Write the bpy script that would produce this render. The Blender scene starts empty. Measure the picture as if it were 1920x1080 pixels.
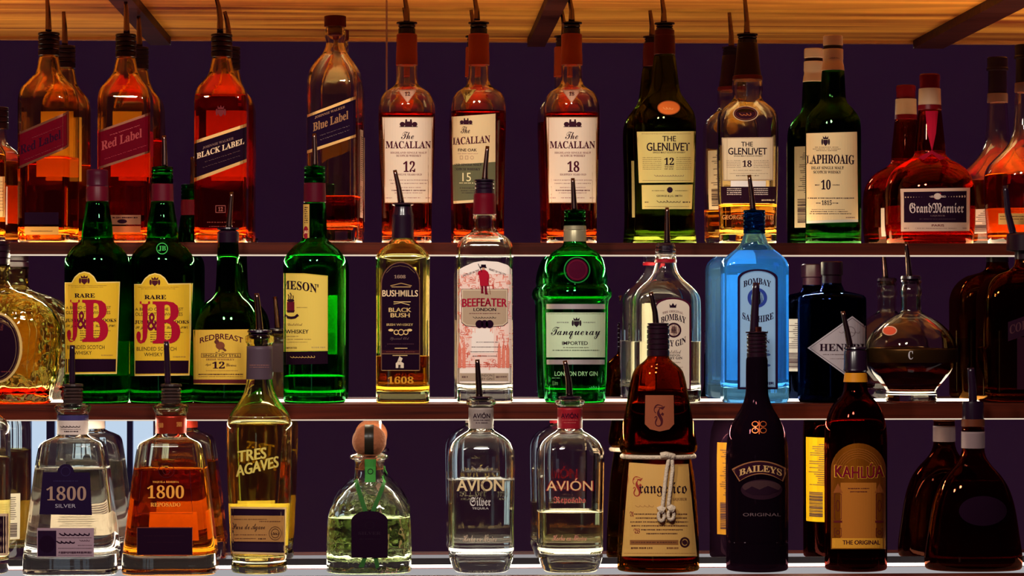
import bpy, bmesh, math, random
import numpy as np
from mathutils import Vector, Matrix

random.seed(7)
scene = bpy.context.scene
COL = scene.collection

# ------------------------------------------------------------------ camera
F = 4800.0                                   # focal length in pixels of a 1920 px wide frame
CAM = Vector((0.0, -3.33, 1.30))
YAW, PITCH = math.atan(200 / F), math.atan(60 / F)
cam_data = bpy.data.cameras.new("camera")
cam_data.sensor_width = 36.0
cam_data.lens = F / 1920.0 * 36.0
cam = bpy.data.objects.new("camera", cam_data)
COL.objects.link(cam)
cam.location = CAM
cam.rotation_euler = (math.pi / 2 + PITCH, 0, -YAW)
scene.camera = cam

# ------------------------------------------------------------------ look
vs = scene.view_settings
vs.view_transform = 'Standard'
vs.look = 'None'
vs.gamma = 1.0
vs.exposure = 0.0
vs.use_curve_mapping = False
cy = scene.cycles
cy.use_denoising = True
cy.max_bounces = 26
cy.transmission_bounces = 24
cy.glossy_bounces = 8
cy.diffuse_bounces = 3
cy.sample_clamp_indirect = 6.0
cy.blur_glossy = 0.3

# ------------------------------------------------------------------ ambience: a dim plum-coloured bar room
world = bpy.data.worlds.new("bar_room_gloom")
scene.world = world
world.use_nodes = True
bg = world.node_tree.nodes['Background']
bg.inputs['Color'].default_value = (0.0205, 0.0042, 0.0210, 1)
bg.inputs['Strength'].default_value = 1.0


def lamp(name, loc, target, size, power, color, size_y=None, spread=None):
    l = bpy.data.lights.new(name, 'AREA')
    l.energy = power
    l.color = color
    l.shape = 'RECTANGLE' if size_y else 'DISK'
    l.size = size
    if size_y:
        l.size_y = size_y
    if spread:
        l.spread = spread
    o = bpy.data.objects.new(name, l)
    COL.objects.link(o)
    o.location = loc
    o.rotation_euler = (Vector(target) - Vector(loc)).to_track_quat('-Z', 'Y').to_euler()
    return o


# lamps hanging over the bar, in front of the bottles
lamp("bar_lamp", (-0.45, -1.4, 2.05), (-0.25, -0.2, 1.40), 0.16, 10.6, (1.0, 0.91, 0.80))
lamp("bar_lamp", (0.12, -1.4, 2.05), (0.10, -0.2, 1.40), 0.16, 10.6, (1.0, 0.91, 0.80))
# LED strips under the front of both shelves
lamp("shelf_led", (-0.12, -0.128, 1.379), (-0.12, -0.150, 1.10), 1.35, 13.0, (1.0, 0.84, 0.56), 0.006)
lamp("shelf_led", (-0.12, -0.258, 1.179), (-0.12, -0.285, 0.90), 1.35, 13.0, (1.0, 0.88, 0.64), 0.006)

# ------------------------------------------------------------------ pixel <-> place (the picture was measured in 1920 x 1080)
_R = cam.rotation_euler.to_matrix()
RT, UP, FW = _R.col[0].copy(), _R.col[1].copy(), -_R.col[2].copy()


def ray(px, py):
    return FW + RT * ((px - 960.0) / F) + UP * ((540.0 - py) / F)


def P(px, py, Y):
    d = ray(px, py)
    return CAM + d * ((Y - CAM.y) / d.y)


# tiers: mirror plane, bottle axis, front edge, height of the shelf top
M1, A1, F1, Z1 = 0.0, -0.078, -0.140, 1.3965
M2, A2, F2, Z2 = -0.127, -0.205, -0.270, 1.1995
M3, A3, F3, Z3 = -0.257, -0.338, -0.430, 1.0070
ROW = {1: (A1, Z1), 2: (A2, Z2), 3: (A3, Z3)}

# ------------------------------------------------------------------ materials
MATS = {}


def lin(c):
    return tuple(((v / 255.0) / 12.92 if v / 255.0 <= 0.04045 else ((v / 255.0 + 0.055) / 1.055) ** 2.4) for v in c)


def new_mat(name):
    m = bpy.data.materials.new(name)
    m.use_nodes = True
    nt = m.node_tree
    nt.nodes.clear()
    out = nt.nodes.new('ShaderNodeOutputMaterial')
    return m, nt, out


def pbr(name, rgb, rough=0.5, metal=0.0, spec=0.15, coat=0.0, emit=None, estr=0.0, linear=False, bump=0.0, bscale=200.0):
    if name in MATS:
        return MATS[name]
    m, nt, out = new_mat(name)
    b = nt.nodes.new('ShaderNodeBsdfPrincipled')
    c = rgb if linear else lin(rgb)
    b.inputs['Base Color'].default_value = (*c, 1)
    b.inputs['Roughness'].default_value = rough
    b.inputs['Metallic'].default_value = metal
    b.inputs['Specular IOR Level'].default_value = spec
    b.inputs['Coat Weight'].default_value = coat
    if emit:
        b.inputs['Emission Color'].default_value = (*emit, 1)
        b.inputs['Emission Strength'].default_value = estr
    if bump:
        n = nt.nodes.new('ShaderNodeTexNoise')
        n.inputs['Scale'].default_value = bscale
        tc = nt.nodes.new('ShaderNodeTexCoord')
        nt.links.new(tc.outputs['Object'], n.inputs['Vector'])
        bp = nt.nodes.new('ShaderNodeBump')
        bp.inputs['Strength'].default_value = bump
        bp.inputs['Distance'].default_value = 0.002
        nt.links.new(n.outputs['Fac'], bp.inputs['Height'])
        nt.links.new(bp.outputs['Normal'], b.inputs['Normal'])
    nt.links.new(b.outputs[0], out.inputs[0])
    MATS[name] = m
    return m


def ink(rgb):
    l = lin(rgb)
    k = min(1.0, max(l) / 0.30) ** 0.5                      # contrast put into ink colours: darks deepened, then given a plum haze
    return pbr("ink_%02x%02x%02x" % tuple(rgb), tuple(c * k + f for c, f in zip(l, (0.009, 0.002, 0.009))), 0.8, spec=0.02, linear=True)


def paper(rgb):
    """Thin label paper: some of the light goes through."""
    name = "paper_%02x%02x%02x" % tuple(rgb)
    if name in MATS:
        return MATS[name]
    m, nt, out = new_mat(name)
    d = nt.nodes.new('ShaderNodeBsdfDiffuse')
    t = nt.nodes.new('ShaderNodeBsdfTranslucent')
    for n in (d, t):
        n.inputs['Color'].default_value = (*lin(rgb), 1)
    mx = nt.nodes.new('ShaderNodeMixShader')
    mx.inputs[0].default_value = 0.5
    nt.links.new(d.outputs[0], mx.inputs[1])
    nt.links.new(t.outputs[0], mx.inputs[2])
    nt.links.new(mx.outputs[0], out.inputs[0])
    MATS[name] = m
    return m


def foil(rgb):
    return pbr("foil_%02x%02x%02x" % tuple(rgb), rgb, 0.32, metal=0.55)


def glass(name, tint, ior=1.48, rough=0.0, cloud=0.0, cloud_rgb=None, bump=0.0, bscale=60.0):
    """Glass or spirit; cloud mixes in scattering for frosted glass, or a plum haze put into dark bottles."""
    if name in MATS:
        return MATS[name]
    m, nt, out = new_mat(name)
    g = nt.nodes.new('ShaderNodeBsdfGlass')
    g.inputs['Color'].default_value = (*tint, 1)
    g.inputs['IOR'].default_value = ior
    g.inputs['Roughness'].default_value = rough
    last = g.outputs[0]
    if bump:
        n = nt.nodes.new('ShaderNodeTexNoise')
        n.inputs['Scale'].default_value = bscale
        n.inputs['Detail'].default_value = 1.0
        tc = nt.nodes.new('ShaderNodeTexCoord')
        nt.links.new(tc.outputs['Object'], n.inputs['Vector'])
        bp = nt.nodes.new('ShaderNodeBump')
        bp.inputs['Strength'].default_value = bump
        bp.inputs['Distance'].default_value = 0.004
        nt.links.new(n.outputs['Fac'], bp.inputs['Height'])
        nt.links.new(bp.outputs['Normal'], g.inputs['Normal'])
    if cloud:
        t = nt.nodes.new('ShaderNodeBsdfTranslucent')
        t.inputs['Color'].default_value = (*(cloud_rgb or tint), 1)
        d = nt.nodes.new('ShaderNodeBsdfDiffuse')
        d.inputs['Color'].default_value = (*(cloud_rgb or tint), 1)
        a = nt.nodes.new('ShaderNodeMixShader')
        a.inputs[0].default_value = 0.4
        nt.links.new(t.outputs[0], a.inputs[1])
        nt.links.new(d.outputs[0], a.inputs[2])
        mx = nt.nodes.new('ShaderNodeMixShader')
        mx.inputs[0].default_value = cloud
        nt.links.new(last, mx.inputs[1])
        nt.links.new(a.outputs[0], mx.inputs[2])
        last = mx.outputs[0]
    nt.links.new(last, out.inputs[0])
    MATS[name] = m
    return m


def wood(name, dark, light, rough=0.5, scale=(3, 60, 60), coat=0.0):
    if name in MATS:
        return MATS[name]
    m, nt, out = new_mat(name)
    tc = nt.nodes.new('ShaderNodeTexCoord')
    mp = nt.nodes.new('ShaderNodeMapping')
    mp.inputs['Scale'].default_value = scale
    n = nt.nodes.new('ShaderNodeTexNoise')
    n.inputs['Scale'].default_value = 1.0
    n.inputs['Detail'].default_value = 6.0
    n.inputs['Distortion'].default_value = 1.2
    r = nt.nodes.new('ShaderNodeValToRGB')
    r.color_ramp.elements[0].position = 0.3
    r.color_ramp.elements[1].position = 0.72
    r.color_ramp.elements[0].color = (*lin(dark), 1)
    r.color_ramp.elements[1].color = (*lin(light), 1)
    b = nt.nodes.new('ShaderNodeBsdfPrincipled')
    b.inputs['Roughness'].default_value = rough
    b.inputs['Coat Weight'].default_value = coat
    b.inputs['Specular IOR Level'].default_value = 0.08
    nt.links.new(tc.outputs['Object'], mp.inputs['Vector'])
    nt.links.new(mp.outputs[0], n.inputs['Vector'])
    nt.links.new(n.outputs['Fac'], r.inputs[0])
    nt.links.new(r.outputs[0], b.inputs['Base Color'])
    nt.links.new(b.outputs[0], out.inputs[0])
    MATS[name] = m
    return m


def emitter(name, rgb, strength, vary=None):
    if name in MATS:
        return MATS[name]
    m, nt, out = new_mat(name)
    e = nt.nodes.new('ShaderNodeEmission')
    e.inputs['Color'].default_value = (*rgb, 1)
    e.inputs['Strength'].default_value = strength
    nt.links.new(e.outputs[0], out.inputs[0])
    MATS[name] = m
    return m


# ------------------------------------------------------------------ object helpers
def link(name, me, parent=None, mats=(), smooth=False):
    for m in mats:
        me.materials.append(m)
    if smooth:
        me.polygons.foreach_set('use_smooth', [True] * len(me.polygons))
    o = bpy.data.objects.new(name, me)
    COL.objects.link(o)
    if parent:
        o.parent = parent
    return o


def mesh(name, verts, faces, parent=None, mats=(), smooth=False, fm=None):
    me = bpy.data.meshes.new(name)
    me.from_pydata([tuple(v) for v in verts], [], [tuple(f) for f in faces])
    if fm is not None:
        me.polygons.foreach_set('material_index', fm)
    me.update()
    return link(name, me, parent, mats, smooth)


def box(name, x0, x1, y0, y1, z0, z1, mat, parent=None, bevel=0.0):
    bm = bmesh.new()
    bmesh.ops.create_cube(bm, size=1.0)
    for v in bm.verts:
        v.co = Vector(((x0 + x1) / 2 + v.co.x * (x1 - x0), (y0 + y1) / 2 + v.co.y * (y1 - y0), (z0 + z1) / 2 + v.co.z * (z1 - z0)))
    if bevel:
        bmesh.ops.bevel(bm, geom=bm.edges[:], offset=bevel, segments=2, affect='EDGES', profile=0.5)
    me = bpy.data.meshes.new(name)
    bm.to_mesh(me)
    bm.free()
    return link(name, me, parent, [mat])


def tag(o, label, cat, group=None, kind=None):
    if label:
        o['label'] = label
    if cat:
        o['category'] = cat
    if group:
        o['group'] = group
    if kind:
        o['kind'] = kind
    return o


def tube_mesh(pts, radii, seg=12):
    """A tube along pts (Vectors) with per-point radii, capped."""
    V, Fc = [], []
    n = len(pts)
    for i, p in enumerate(pts):
        t = (pts[min(i + 1, n - 1)] - pts[max(i - 1, 0)]).normalized()
        a = t.orthogonal().normalized() if abs(t.y) > 0.9 else t.cross(Vector((0, 1, 0))).normalized()
        b = t.cross(a).normalized()
        for k in range(seg):
            th = 2 * math.pi * k / seg
            V.append(p + (a * math.cos(th) + b * math.sin(th)) * radii[i])
    for i in range(n - 1):
        for k in range(seg):
            k2 = (k + 1) % seg
            Fc.append((i * seg + k, i * seg + k2, (i + 1) * seg + k2, (i + 1) * seg + k))
    Fc.append(tuple(range(seg))[::-1])
    Fc.append(tuple((n - 1) * seg + k for k in range(seg)))
    return V, Fc


# ------------------------------------------------------------------ lettering
TEXTS = {}


def _map(s, cap, low, dig=None):
    o = ''
    for ch in s:
        if 'A' <= ch <= 'Z' and cap:
            o += chr(cap + ord(ch) - 65)
        elif 'a' <= ch <= 'z' and low:
            o += chr(low + ord(ch) - 97)
        elif '0' <= ch <= '9' and dig:
            o += chr(dig + ord(ch) - 48)
        else:
            o += ch
    return o


def glyphs(s, font):
    key = (s, font)
    if key in TEXTS:
        return TEXTS[key]
    body, off = s, 0.0
    if font == 'serif':
        body = _map(s, 0x1D400, 0x1D41A, 0x1D7CE)
    elif font == 'script':
        body = _map(s, 0x1D4D0, 0x1D4EA)
    elif font == 'fraktur':
        body = _map(s, 0x1D56C, 0x1D586, 0x1D7CE)
    elif font == 'italic':
        body = _map(s, 0x1D468, 0x1D482)
    if font == 'serif':
        off = 0.010
    if font == 'bold':
        off = 0.006
    elif font == 'black':
        off = 0.008
    c = bpy.data.curves.new("lettering", 'FONT')
    c.body = body
    c.resolution_u = 3
    c.offset = off
    o = bpy.data.objects.new("lettering", c)
    COL.objects.link(o)
    dg = bpy.context.evaluated_depsgraph_get()
    dg.update()
    me = bpy.data.meshes.new_from_object(o.evaluated_get(dg))
    v = np.empty(len(me.vertices) * 3)
    me.vertices.foreach_get('co', v)
    v = v.reshape(-1, 3)[:, :2].copy()
    f = [tuple(p.vertices) for p in me.polygons]
    bpy.data.objects.remove(o)
    bpy.data.curves.remove(c)
    bpy.data.meshes.remove(me)
    lo, hi = v.min(0), v.max(0)
    v = (v - lo) / np.maximum(hi - lo, 1e-6)
    TEXTS[key] = (v, f)
    return TEXTS[key]


def split_x(v, f, xs):
    """Cut flat faces along vertical lines so that lettering can bend round a bottle."""
    bm = bmesh.new()
    bv = [bm.verts.new((p[0], p[1], 0)) for p in v]
    for q in f:
        try:
            bm.faces.new([bv[i] for i in q])
        except ValueError:
            pass
    for x in xs:
        bmesh.ops.bisect_plane(bm, geom=bm.verts[:] + bm.edges[:] + bm.faces[:], plane_co=(x, 0, 0), plane_no=(1, 0, 0), dist=1e-5)
    bm.verts.index_update()
    nv = np.array([(q.co.x, q.co.y) for q in bm.verts])
    nf = [tuple(q.index for q in g.verts) for g in bm.faces]
    bm.free()
    return nv, nf


# ------------------------------------------------------------------ bottles
def pchip(x, y, xq):
    x, y = np.asarray(x, float), np.asarray(y, float)
    h = np.diff(x)
    d = np.diff(y) / h
    m = np.zeros(len(x))
    for i in range(1, len(x) - 1):
        if d[i - 1] * d[i] > 0:
            w1, w2 = 2 * h[i] + h[i - 1], h[i] + 2 * h[i - 1]
            m[i] = (w1 + w2) / (w1 / d[i - 1] + w2 / d[i])
    m[0], m[-1] = d[0], d[-1]
    k = np.clip(np.searchsorted(x, xq) - 1, 0, len(x) - 2)
    t = (xq - x[k]) / h[k]
    return ((1 + 2 * t) * (1 - t) ** 2 * y[k] + t * (1 - t) ** 2 * h[k] * m[k]
            + t * t * (3 - 2 * t) * y[k + 1] + t * t * (t - 1) * h[k] * m[k + 1])


SEG = 72
TH = np.linspace(0, 2 * math.pi, SEG, endpoint=False)


def ring(hw, hd, n):
    c, s = np.abs(np.cos(TH)), np.abs(np.sin(TH))
    r = ((c / hw) ** n + (s / hd) ** n) ** (-1.0 / n)
    return np.stack([r * np.cos(TH), r * np.sin(TH)], 1)


def loft(rings, close_first=True, close_last=True):
    """rings: list of (z, hw, hd, n) in order; returns verts, faces."""
    V, Fc = [], []
    for (z, hw, hd, n) in rings:
        q = ring(max(hw, 1e-5), max(hd, 1e-5), n)
        V.extend((a, b, z) for a, b in q)
    m = len(rings)
    for i in range(m - 1):
        for k in range(SEG):
            k2 = (k + 1) % SEG
            Fc.append((i * SEG + k, i * SEG + k2, (i + 1) * SEG + k2, (i + 1) * SEG + k))
    if close_first:
        V.append((0, 0, rings[0][0]))
        c = len(V) - 1
        Fc.extend((c, (k + 1) % SEG, k) for k in range(SEG))
    if close_last:
        V.append((0, 0, rings[-1][0]))
        c = len(V) - 1
        o = (m - 1) * SEG
        Fc.extend((c, o + k, o + (k + 1) % SEG) for k in range(SEG))
    return V, Fc


class Bottle:
    def __init__(self, kind, label, cx, row, prof, gl, liquid=None, level=None, n=2.0, depth=1.0, rot=0.0,
                 wall=0.0028, bottom=0.009, group=None, dy=0.0, smooth=True):
        """prof: [(y_px, half width px, n?, depth ratio?)] from the mouth down to the base, as measured in the photograph."""
        Y, Z = ROW[row]
        Y += dy
        self.Y, self.cx, self.row = Y, cx, row
        base = P(cx, 600, Y)
        self.s = (base - CAM).dot(FW) / F                     # metres per pixel at the bottle's axis
        self.loc = Vector((base.x, Y, Z))
        self.rot = rot
        self.root = bpy.data.objects.new(kind, None)
        COL.objects.link(self.root)
        self.root.location = self.loc
        self.root.rotation_euler = (0, 0, rot)
        self.root.empty_display_size = 0.02
        tag(self.root, label, 'bottle', group)
        self.M = Matrix.Translation(self.loc) @ Matrix.Rotation(rot, 4, 'Z')
        self.Mi = self.M.inverted()
        ys = [p[0] for p in prof]
        zs = np.array([self.z(y) for y in ys])
        zs[-1] = 0.0
        hw = np.array([p[1] for p in prof]) * self.s
        nn = np.array([p[2] if len(p) > 2 and p[2] else n for p in prof])
        dp = np.array([p[3] if len(p) > 3 else depth for p in prof])
        if n > 2 or depth != 1:                                # necks are round
            for i, p in enumerate(prof):
                if len(p) <= 2 and p[1] <= 32:
                    nn[i], dp[i] = 2.0, 1.0
        o = np.argsort(zs)
        zk, hk, nk, dk = zs[o], hw[o], nn[o], dp[o]
        fine = np.unique(np.concatenate([np.linspace(0.004, zk[-1], 64), zk[zk > 0.004]]))
        keep = [fine[0]]
        for z in fine[1:]:
            if z - keep[-1] > 4e-4:
                keep.append(z)
        self.zs = np.array([0.0] + keep)
        self.hw = np.maximum(pchip(zk, hk, self.zs), 0.001)
        self.n = np.interp(self.zs, zk, nk)
        self.dp = np.interp(self.zs, zk, dk)
        self.top = self.zs[-1]
        self.gl = gl
        t, hb = wall, bottom
        outer = []
        for z, h, e, d in zip(self.zs, self.hw, self.n, self.dp):
            if z == 0.0:
                r = 0.0035
                for a in (0.0, 0.35, 0.7):
                    k = r * (1 - math.sin(a * math.pi / 2))
                    outer.append((r * (1 - math.cos(a * math.pi / 2)), h - k, h * d - k, e))
            else:
                outer.append((z, h, h * d, e))
        # the underside is pushed up a little, as on real bottles
        h0, e0, d0 = self.hw[0], self.n[0], self.dp[0]
        punt = [(0.0028, h0 * 0.25, h0 * d0 * 0.25, 2.0), (0.0022, h0 * 0.55, h0 * d0 * 0.55, 2.2), (0.0, h0 - 0.007, h0 * d0 - 0.007, e0)]
        inner = []
        for z in self.zs[::-1]:
            if z < hb + 0.008:
                continue
            h = np.interp(z, self.zs, self.hw)
            e, d = np.interp(z, self.zs, self.n), np.interp(z, self.zs, self.dp)
            inner.append((z, h - t, h * d - t, e))
        h = np.interp(hb + 0.008, self.zs, self.hw)
        e, d = np.interp(hb + 0.008, self.zs, self.n), np.interp(hb + 0.008, self.zs, self.dp)
        for a in (0.0, 0.3, 0.6, 0.85, 1.0):
            k = 0.008 * (1 - math.cos(a * math.pi / 2))
            inner.append((hb + 0.008 * (1 - math.sin(a * math.pi / 2)), h - t - k, h * d - t - k, e))
        self.inner = inner
        V, Fc = loft(punt + outer + inner)
        # loft runs base -> mouth -> inside bottom, one closed skin
        self.body = mesh('glass_body', V, Fc, self.root, [gl], smooth)
        if liquid and level:
            lz = self.z(level)
            li = [(z - (0.0003 if i == len(inner) - 1 else 0), a + 0.0004, b + 0.0004, e) for i, (z, a, b, e) in enumerate(inner) if z < lz]
            hi = np.interp(lz, self.zs, self.hw)
            e, d = np.interp(lz, self.zs, self.n), np.interp(lz, self.zs, self.dp)
            li = li[::-1] + [(lz, hi - t + 0.0004, hi * d - t + 0.0004, e)]
            V, Fc = loft(li)
            mesh('liquid', V, Fc, self.root, [liquid], True)

    def z(self, y):
        return P(self.cx, y, self.Y).z - self.loc.z

    def x(self, px):
        return (px - self.cx) * self.s

    # ---- the front surface
    def surf(self, u, z):
        h = np.interp(z, self.zs, self.hw)
        d = h * np.interp(z, self.zs, self.dp)
        n = np.interp(z, self.zs, self.n)
        q = np.clip(np.abs(u) / h, 0, 0.992)
        return d * (1 - q ** n) ** (1 / n), h

    def hit(self, px, py, off):
        px, py = np.asarray(px, float), np.asarray(py, float)
        fw, rt, up = np.array(FW), np.array(RT), np.array(UP)
        D = fw[None] + rt[None] * ((px - 960) / F)[:, None] + up[None] * ((540 - py) / F)[:, None]
        A = np.array(self.Mi.to_3x3())
        d = D @ A.T
        o = np.array(self.Mi @ CAM)
        y = np.full(len(px), -0.03)
        for _ in range(8):
            t = (y - o[1]) / d[:, 1]
            u, z = o[0] + d[:, 0] * t, o[2] + d[:, 2] * t
            s, h = self.surf(u, z)
            y = -s - off
        u = np.clip(u, -0.992 * h - off * 0.5, 0.992 * h + off * 0.5)
        return np.stack([u, y, z], 1)

    # ---- turned parts on the axis (caps, collars, sleeves)
    def turned(self, name, prof, mat, parent=None, cx=None, fit=None, mats=None):
        """prof: [(y_px, half width px)] from top to bottom."""
        r = [(self.z(y), max(h * self.s, 1e-4), max(h * self.s, 1e-4), 2.0) for y, h in prof][::-1]
        V, Fc = loft(r)
        o = mesh(name, V, Fc, parent or self.root, [mat], False)
        bm = bmesh.new()
        bm.from_mesh(o.data)
        for e in bm.edges:
            e.smooth = len(e.link_faces) == 2 and e.calc_face_angle(0) < 0.6
        for f in bm.faces:
            f.smooth = True
        bm.to_mesh(o.data)
        bm.free()
        return o

    def sleeve(self, name, y0, y1, mat, off=0.0006, label=None):
        """A thin wrap that hugs the neck from y0 (top) to y1."""
        z0, z1 = self.z(y1), self.z(y0)
        zz = np.linspace(z0, z1, 10)
        r = []
        for z in zz:
            h = np.interp(z, self.zs, self.hw)
            d, n = np.interp(z, self.zs, self.dp), np.interp(z, self.zs, self.n)
            r.append((z, h + off, h * d + off, n))
        r2 = [(z, h - off * 0.6, hd - off * 0.6, n) for z, h, hd, n in r[::-1]]
        V, Fc = loft(r + r2 + [r[0]], False, False)
        o = mesh(name, V, Fc, self.root, [mat], True)
        if label:
            o['label'] = label
        return o

    def ridged(self, name, y0, y1, hw, mat, ridges=3, parent=None, flange=None):
        p = [(y0, hw - 1.5), (y0 + 1, hw)]
        if flange:
            p = [(y0 - 5, flange * 0.5), (y0 - 4, flange), (y0 - 1.5, flange), (y0 - 0.5, hw * 0.8)] + p[1:]
        st = (y1 - y0) / (ridges + 1)
        for i in range(ridges):
            y = y0 + st * (i + 0.7)
            p += [(y - 1.6, hw), (y, hw - 1.8), (y + 1.6, hw)]
        p += [(y1 - 1, hw), (y1, hw - 1)]
        return self.turned(name, p, mat, parent)

    def spout(self, pts, parent, r0=6.2, r1=3.6, mat=None):
        """A bent metal pouring tube through pixel points pts (bottom first)."""
        v = [Vector((self.x(x), -0.0, self.z(y))) for x, y in pts]
        if self.rot:
            v = [Matrix.Rotation(-self.rot, 3, 'Z') @ q for q in v]
        # smooth the bend
        q = []
        m = 10
        for i in range(m + 1):
            t = i / m * (len(v) - 1)
            k = min(int(t), len(v) - 2)
            q.append(v[k].lerp(v[k + 1], t - k))
        rr = [(r0 + (r1 - r0) * i / m) * self.s for i in range(m + 1)]
        V, Fc = tube_mesh(q, rr, 14)
        return mesh('spout', V, Fc, parent, [mat or MATS['spout_metal']], True)

    def pourer(self, y0, y1, hw, pts, flange=None, mat=None, ridges=1, metal=None, r0=6.2, r1=3.6):
        p = self.ridged('pourer', y0, y1, hw, mat or MATS['black_rubber'], ridges, flange=flange)
        self.spout(pts, p, r0, r1, metal)
        return p

    # ---- printed things on the front
    def label(self, name, plates=(), items=(), off=0.0004, note=None, parent=None):
        """plates: [(outline px, colour/material)]; items: lettering and marks. All one mesh that hugs the glass."""
        V, Fc, FM, mats = [], [], [], []

        def mi(m):
            m = m if isinstance(m, bpy.types.Material) else ink(m)
            if m not in mats:
                mats.append(m)
            return mats.index(m)

        def add(pts, faces, lay, m):
            w = self.hit(pts[:, 0], pts[:, 1], lay)
            b = len(V)
            V.extend(map(tuple, w))
            k = mi(m)
            for f in faces:
                Fc.append(tuple(b + i for i in f))
                FM.append(k)

        lay = off
        seqs = [('P', o, c) for o, c in plates] + list(items)
        for it in seqs:
            if it[0] == 'P':
                pts, faces = fill(it[1], 5.0 if self.n.min() < 4 else 12.0)
                add(pts, faces, lay, it[2])
                lay += 0.00010
            else:
                pts, faces, c = it[1], it[2], it[3]
                if not len(pts):
                    continue
                w = pts[:, 0].max() - pts[:, 0].min()
                if w > 26 and it[0] == 'T':
                    step = 9.0
                    pts, faces = split_x(pts, faces, np.arange(pts[:, 0].min() + step, pts[:, 0].max(), step))
                add(pts, faces, lay + 0.00004, c)
        o = mesh(name, V, Fc, parent or self.root, mats, False, FM)
        if note:
            o['label'] = note
        return o

    # ---- a label on the far side of the bottle, seen in the mirror or through the glass
    def back_label(self, y0, y1, half, mat, bars=True, centre=math.pi / 2, name='back_label', off=0.0004):
        z0, z1 = self.z(y1), self.z(y0)
        V, Fc, FM = [], [], []

        def patch(a0, a1, za, zb, o, k, na=14, nz=6):
            b = len(V)
            for i in range(nz + 1):
                z = za + (zb - za) * i / nz
                h = np.interp(z, self.zs, self.hw) + o
                d = np.interp(z, self.zs, self.hw) * np.interp(z, self.zs, self.dp) + o
                n = np.interp(z, self.zs, self.n)
                for j in range(na + 1):
                    a = a0 + (a1 - a0) * j / na
                    c, s = math.cos(a), math.sin(a)
                    r = ((abs(c) / h) ** n + (abs(s) / d) ** n) ** (-1 / n)
                    V.append((r * c, r * s, z))
            for i in range(nz):
                for j in range(na):
                    q = b + i * (na + 1) + j
                    Fc.append((q, q + 1, q + na + 2, q + na + 1))
                    FM.append(k)
        patch(centre - half, centre + half, z0, z1, off, 0)
        if bars:
            zz = z1 - (z1 - z0) * 0.08
            while zz > z0 + (z1 - z0) * 0.42:
                patch(centre - half * random.uniform(0.7, 0.86), centre + half * random.uniform(0.5, 0.86), zz - 0.0007, zz, off + 0.0003, 1, 8, 1)
                zz -= 0.0026
            for e in (-0.62, 0.62):                           # bar codes near both edges
                a = e * half - 0.22 * half
                for i in range(16):
                    zb = z0 + (z1 - z0) * (0.06 + 0.30 * i / 16)
                    w = (z1 - z0) * 0.30 / 16 * random.choice((0.35, 0.5, 0.7))
                    patch(centre + a, centre + a + 0.44 * half, zb, zb + w, off + 0.0003, 1, 5, 1)
        return mesh(name, V, Fc, self.root, [mat if isinstance(mat, bpy.types.Material) else paper(mat), ink((60, 45, 45))], False, FM)


def fill(outline, stepx=5.0):
    """Cover an outline (each vertical line crosses it once) with a grid of quads that can bend."""
    o = np.asarray(outline, float)
    x0, x1 = o[:, 0].min(), o[:, 0].max()
    nx = max(4, int((x1 - x0) / stepx))
    xs = np.unique(np.concatenate([np.linspace(x0, x1, nx + 1), o[:, 0]]))
    keep = [xs[0]]
    for x in xs[1:]:
        if x - keep[-1] > 0.05:
            keep.append(x)
    xs = np.array(keep)
    y0, y1 = o[:, 1].min(), o[:, 1].max()
    ny = max(2, int((y1 - y0) / 14))
    pts = []
    for x in xs:
        q = min(max(x, x0 + 1e-3), x1 - 1e-3)
        ys = []
        for i in range(len(o)):
            a, b = o[i], o[(i + 1) % len(o)]
            if (a[0] - q) * (b[0] - q) <= 0 and a[0] != b[0]:
                ys.append(a[1] + (b[1] - a[1]) * (q - a[0]) / (b[0] - a[0]))
        t, u = (min(ys), max(ys)) if ys else (y0, y0)
        for j in range(ny + 1):
            pts.append((x, t + (u - t) * j / ny))
    faces = []
    for i in range(len(xs) - 1):
        for j in range(ny):
            a = i * (ny + 1) + j
            faces.append((a, a + 1, a + ny + 2, a + ny + 1))
    return np.array(pts), faces


def R(x0, y0, x1, y1):
    return [(x0, y0), (x1, y0), (x1, y1), (x0, y1)]


def EL(cx, cy_, rx, ry, n=32):
    return [(cx + rx * math.cos(2 * math.pi * i / n), cy_ + ry * math.sin(2 * math.pi * i / n)) for i in range(n)]


def ARCH(x0, yt, x1, yb, ys):
    """A rectangle whose top is a half ellipse springing from ys up to yt."""
    c, r = (x0 + x1) / 2, (x1 - x0) / 2
    p = [(x0, yb)]
    for i in range(17):
        a = math.pi - math.pi * i / 16
        p.append((c + r * math.cos(a), ys - (ys - yt) * math.sin(a)))
    return p + [(x1, yb)]


def T(s, x0, y0, x1, y1, col, font='sans', arc=0.0, slope=0.0, taper=0.0, clip=None):
    """Lettering fitted to the box x0..x1, y0..y1 (px). arc > 0 lifts the middle; slope tilts the line."""
    v, f = glyphs(s, font)
    X = x0 + v[:, 0] * (x1 - x0)
    Y = y1 - v[:, 1] * (y1 - y0)
    q = (v[:, 0] - 0.5) * 2
    Y = Y + arc * q * q + slope * (X - (x0 + x1) / 2)
    fat = {'bold': 0.016, 'black': 0.034}.get(font, 0) * (y1 - y0)
    if fat:                                                    # heavy faces: the same letters struck twice
        X = np.concatenate([X - fat, X + fat])
        Y = np.concatenate([Y, Y])
        k = len(v)
        f = list(f) + [tuple(i + k for i in g) for g in f]
    if clip:
        ok = [g for g in f if all(clip[0] <= X[i] <= clip[1] for i in g)]
        f = ok
    return ('T', np.stack([X, Y], 1), f, col)


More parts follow.
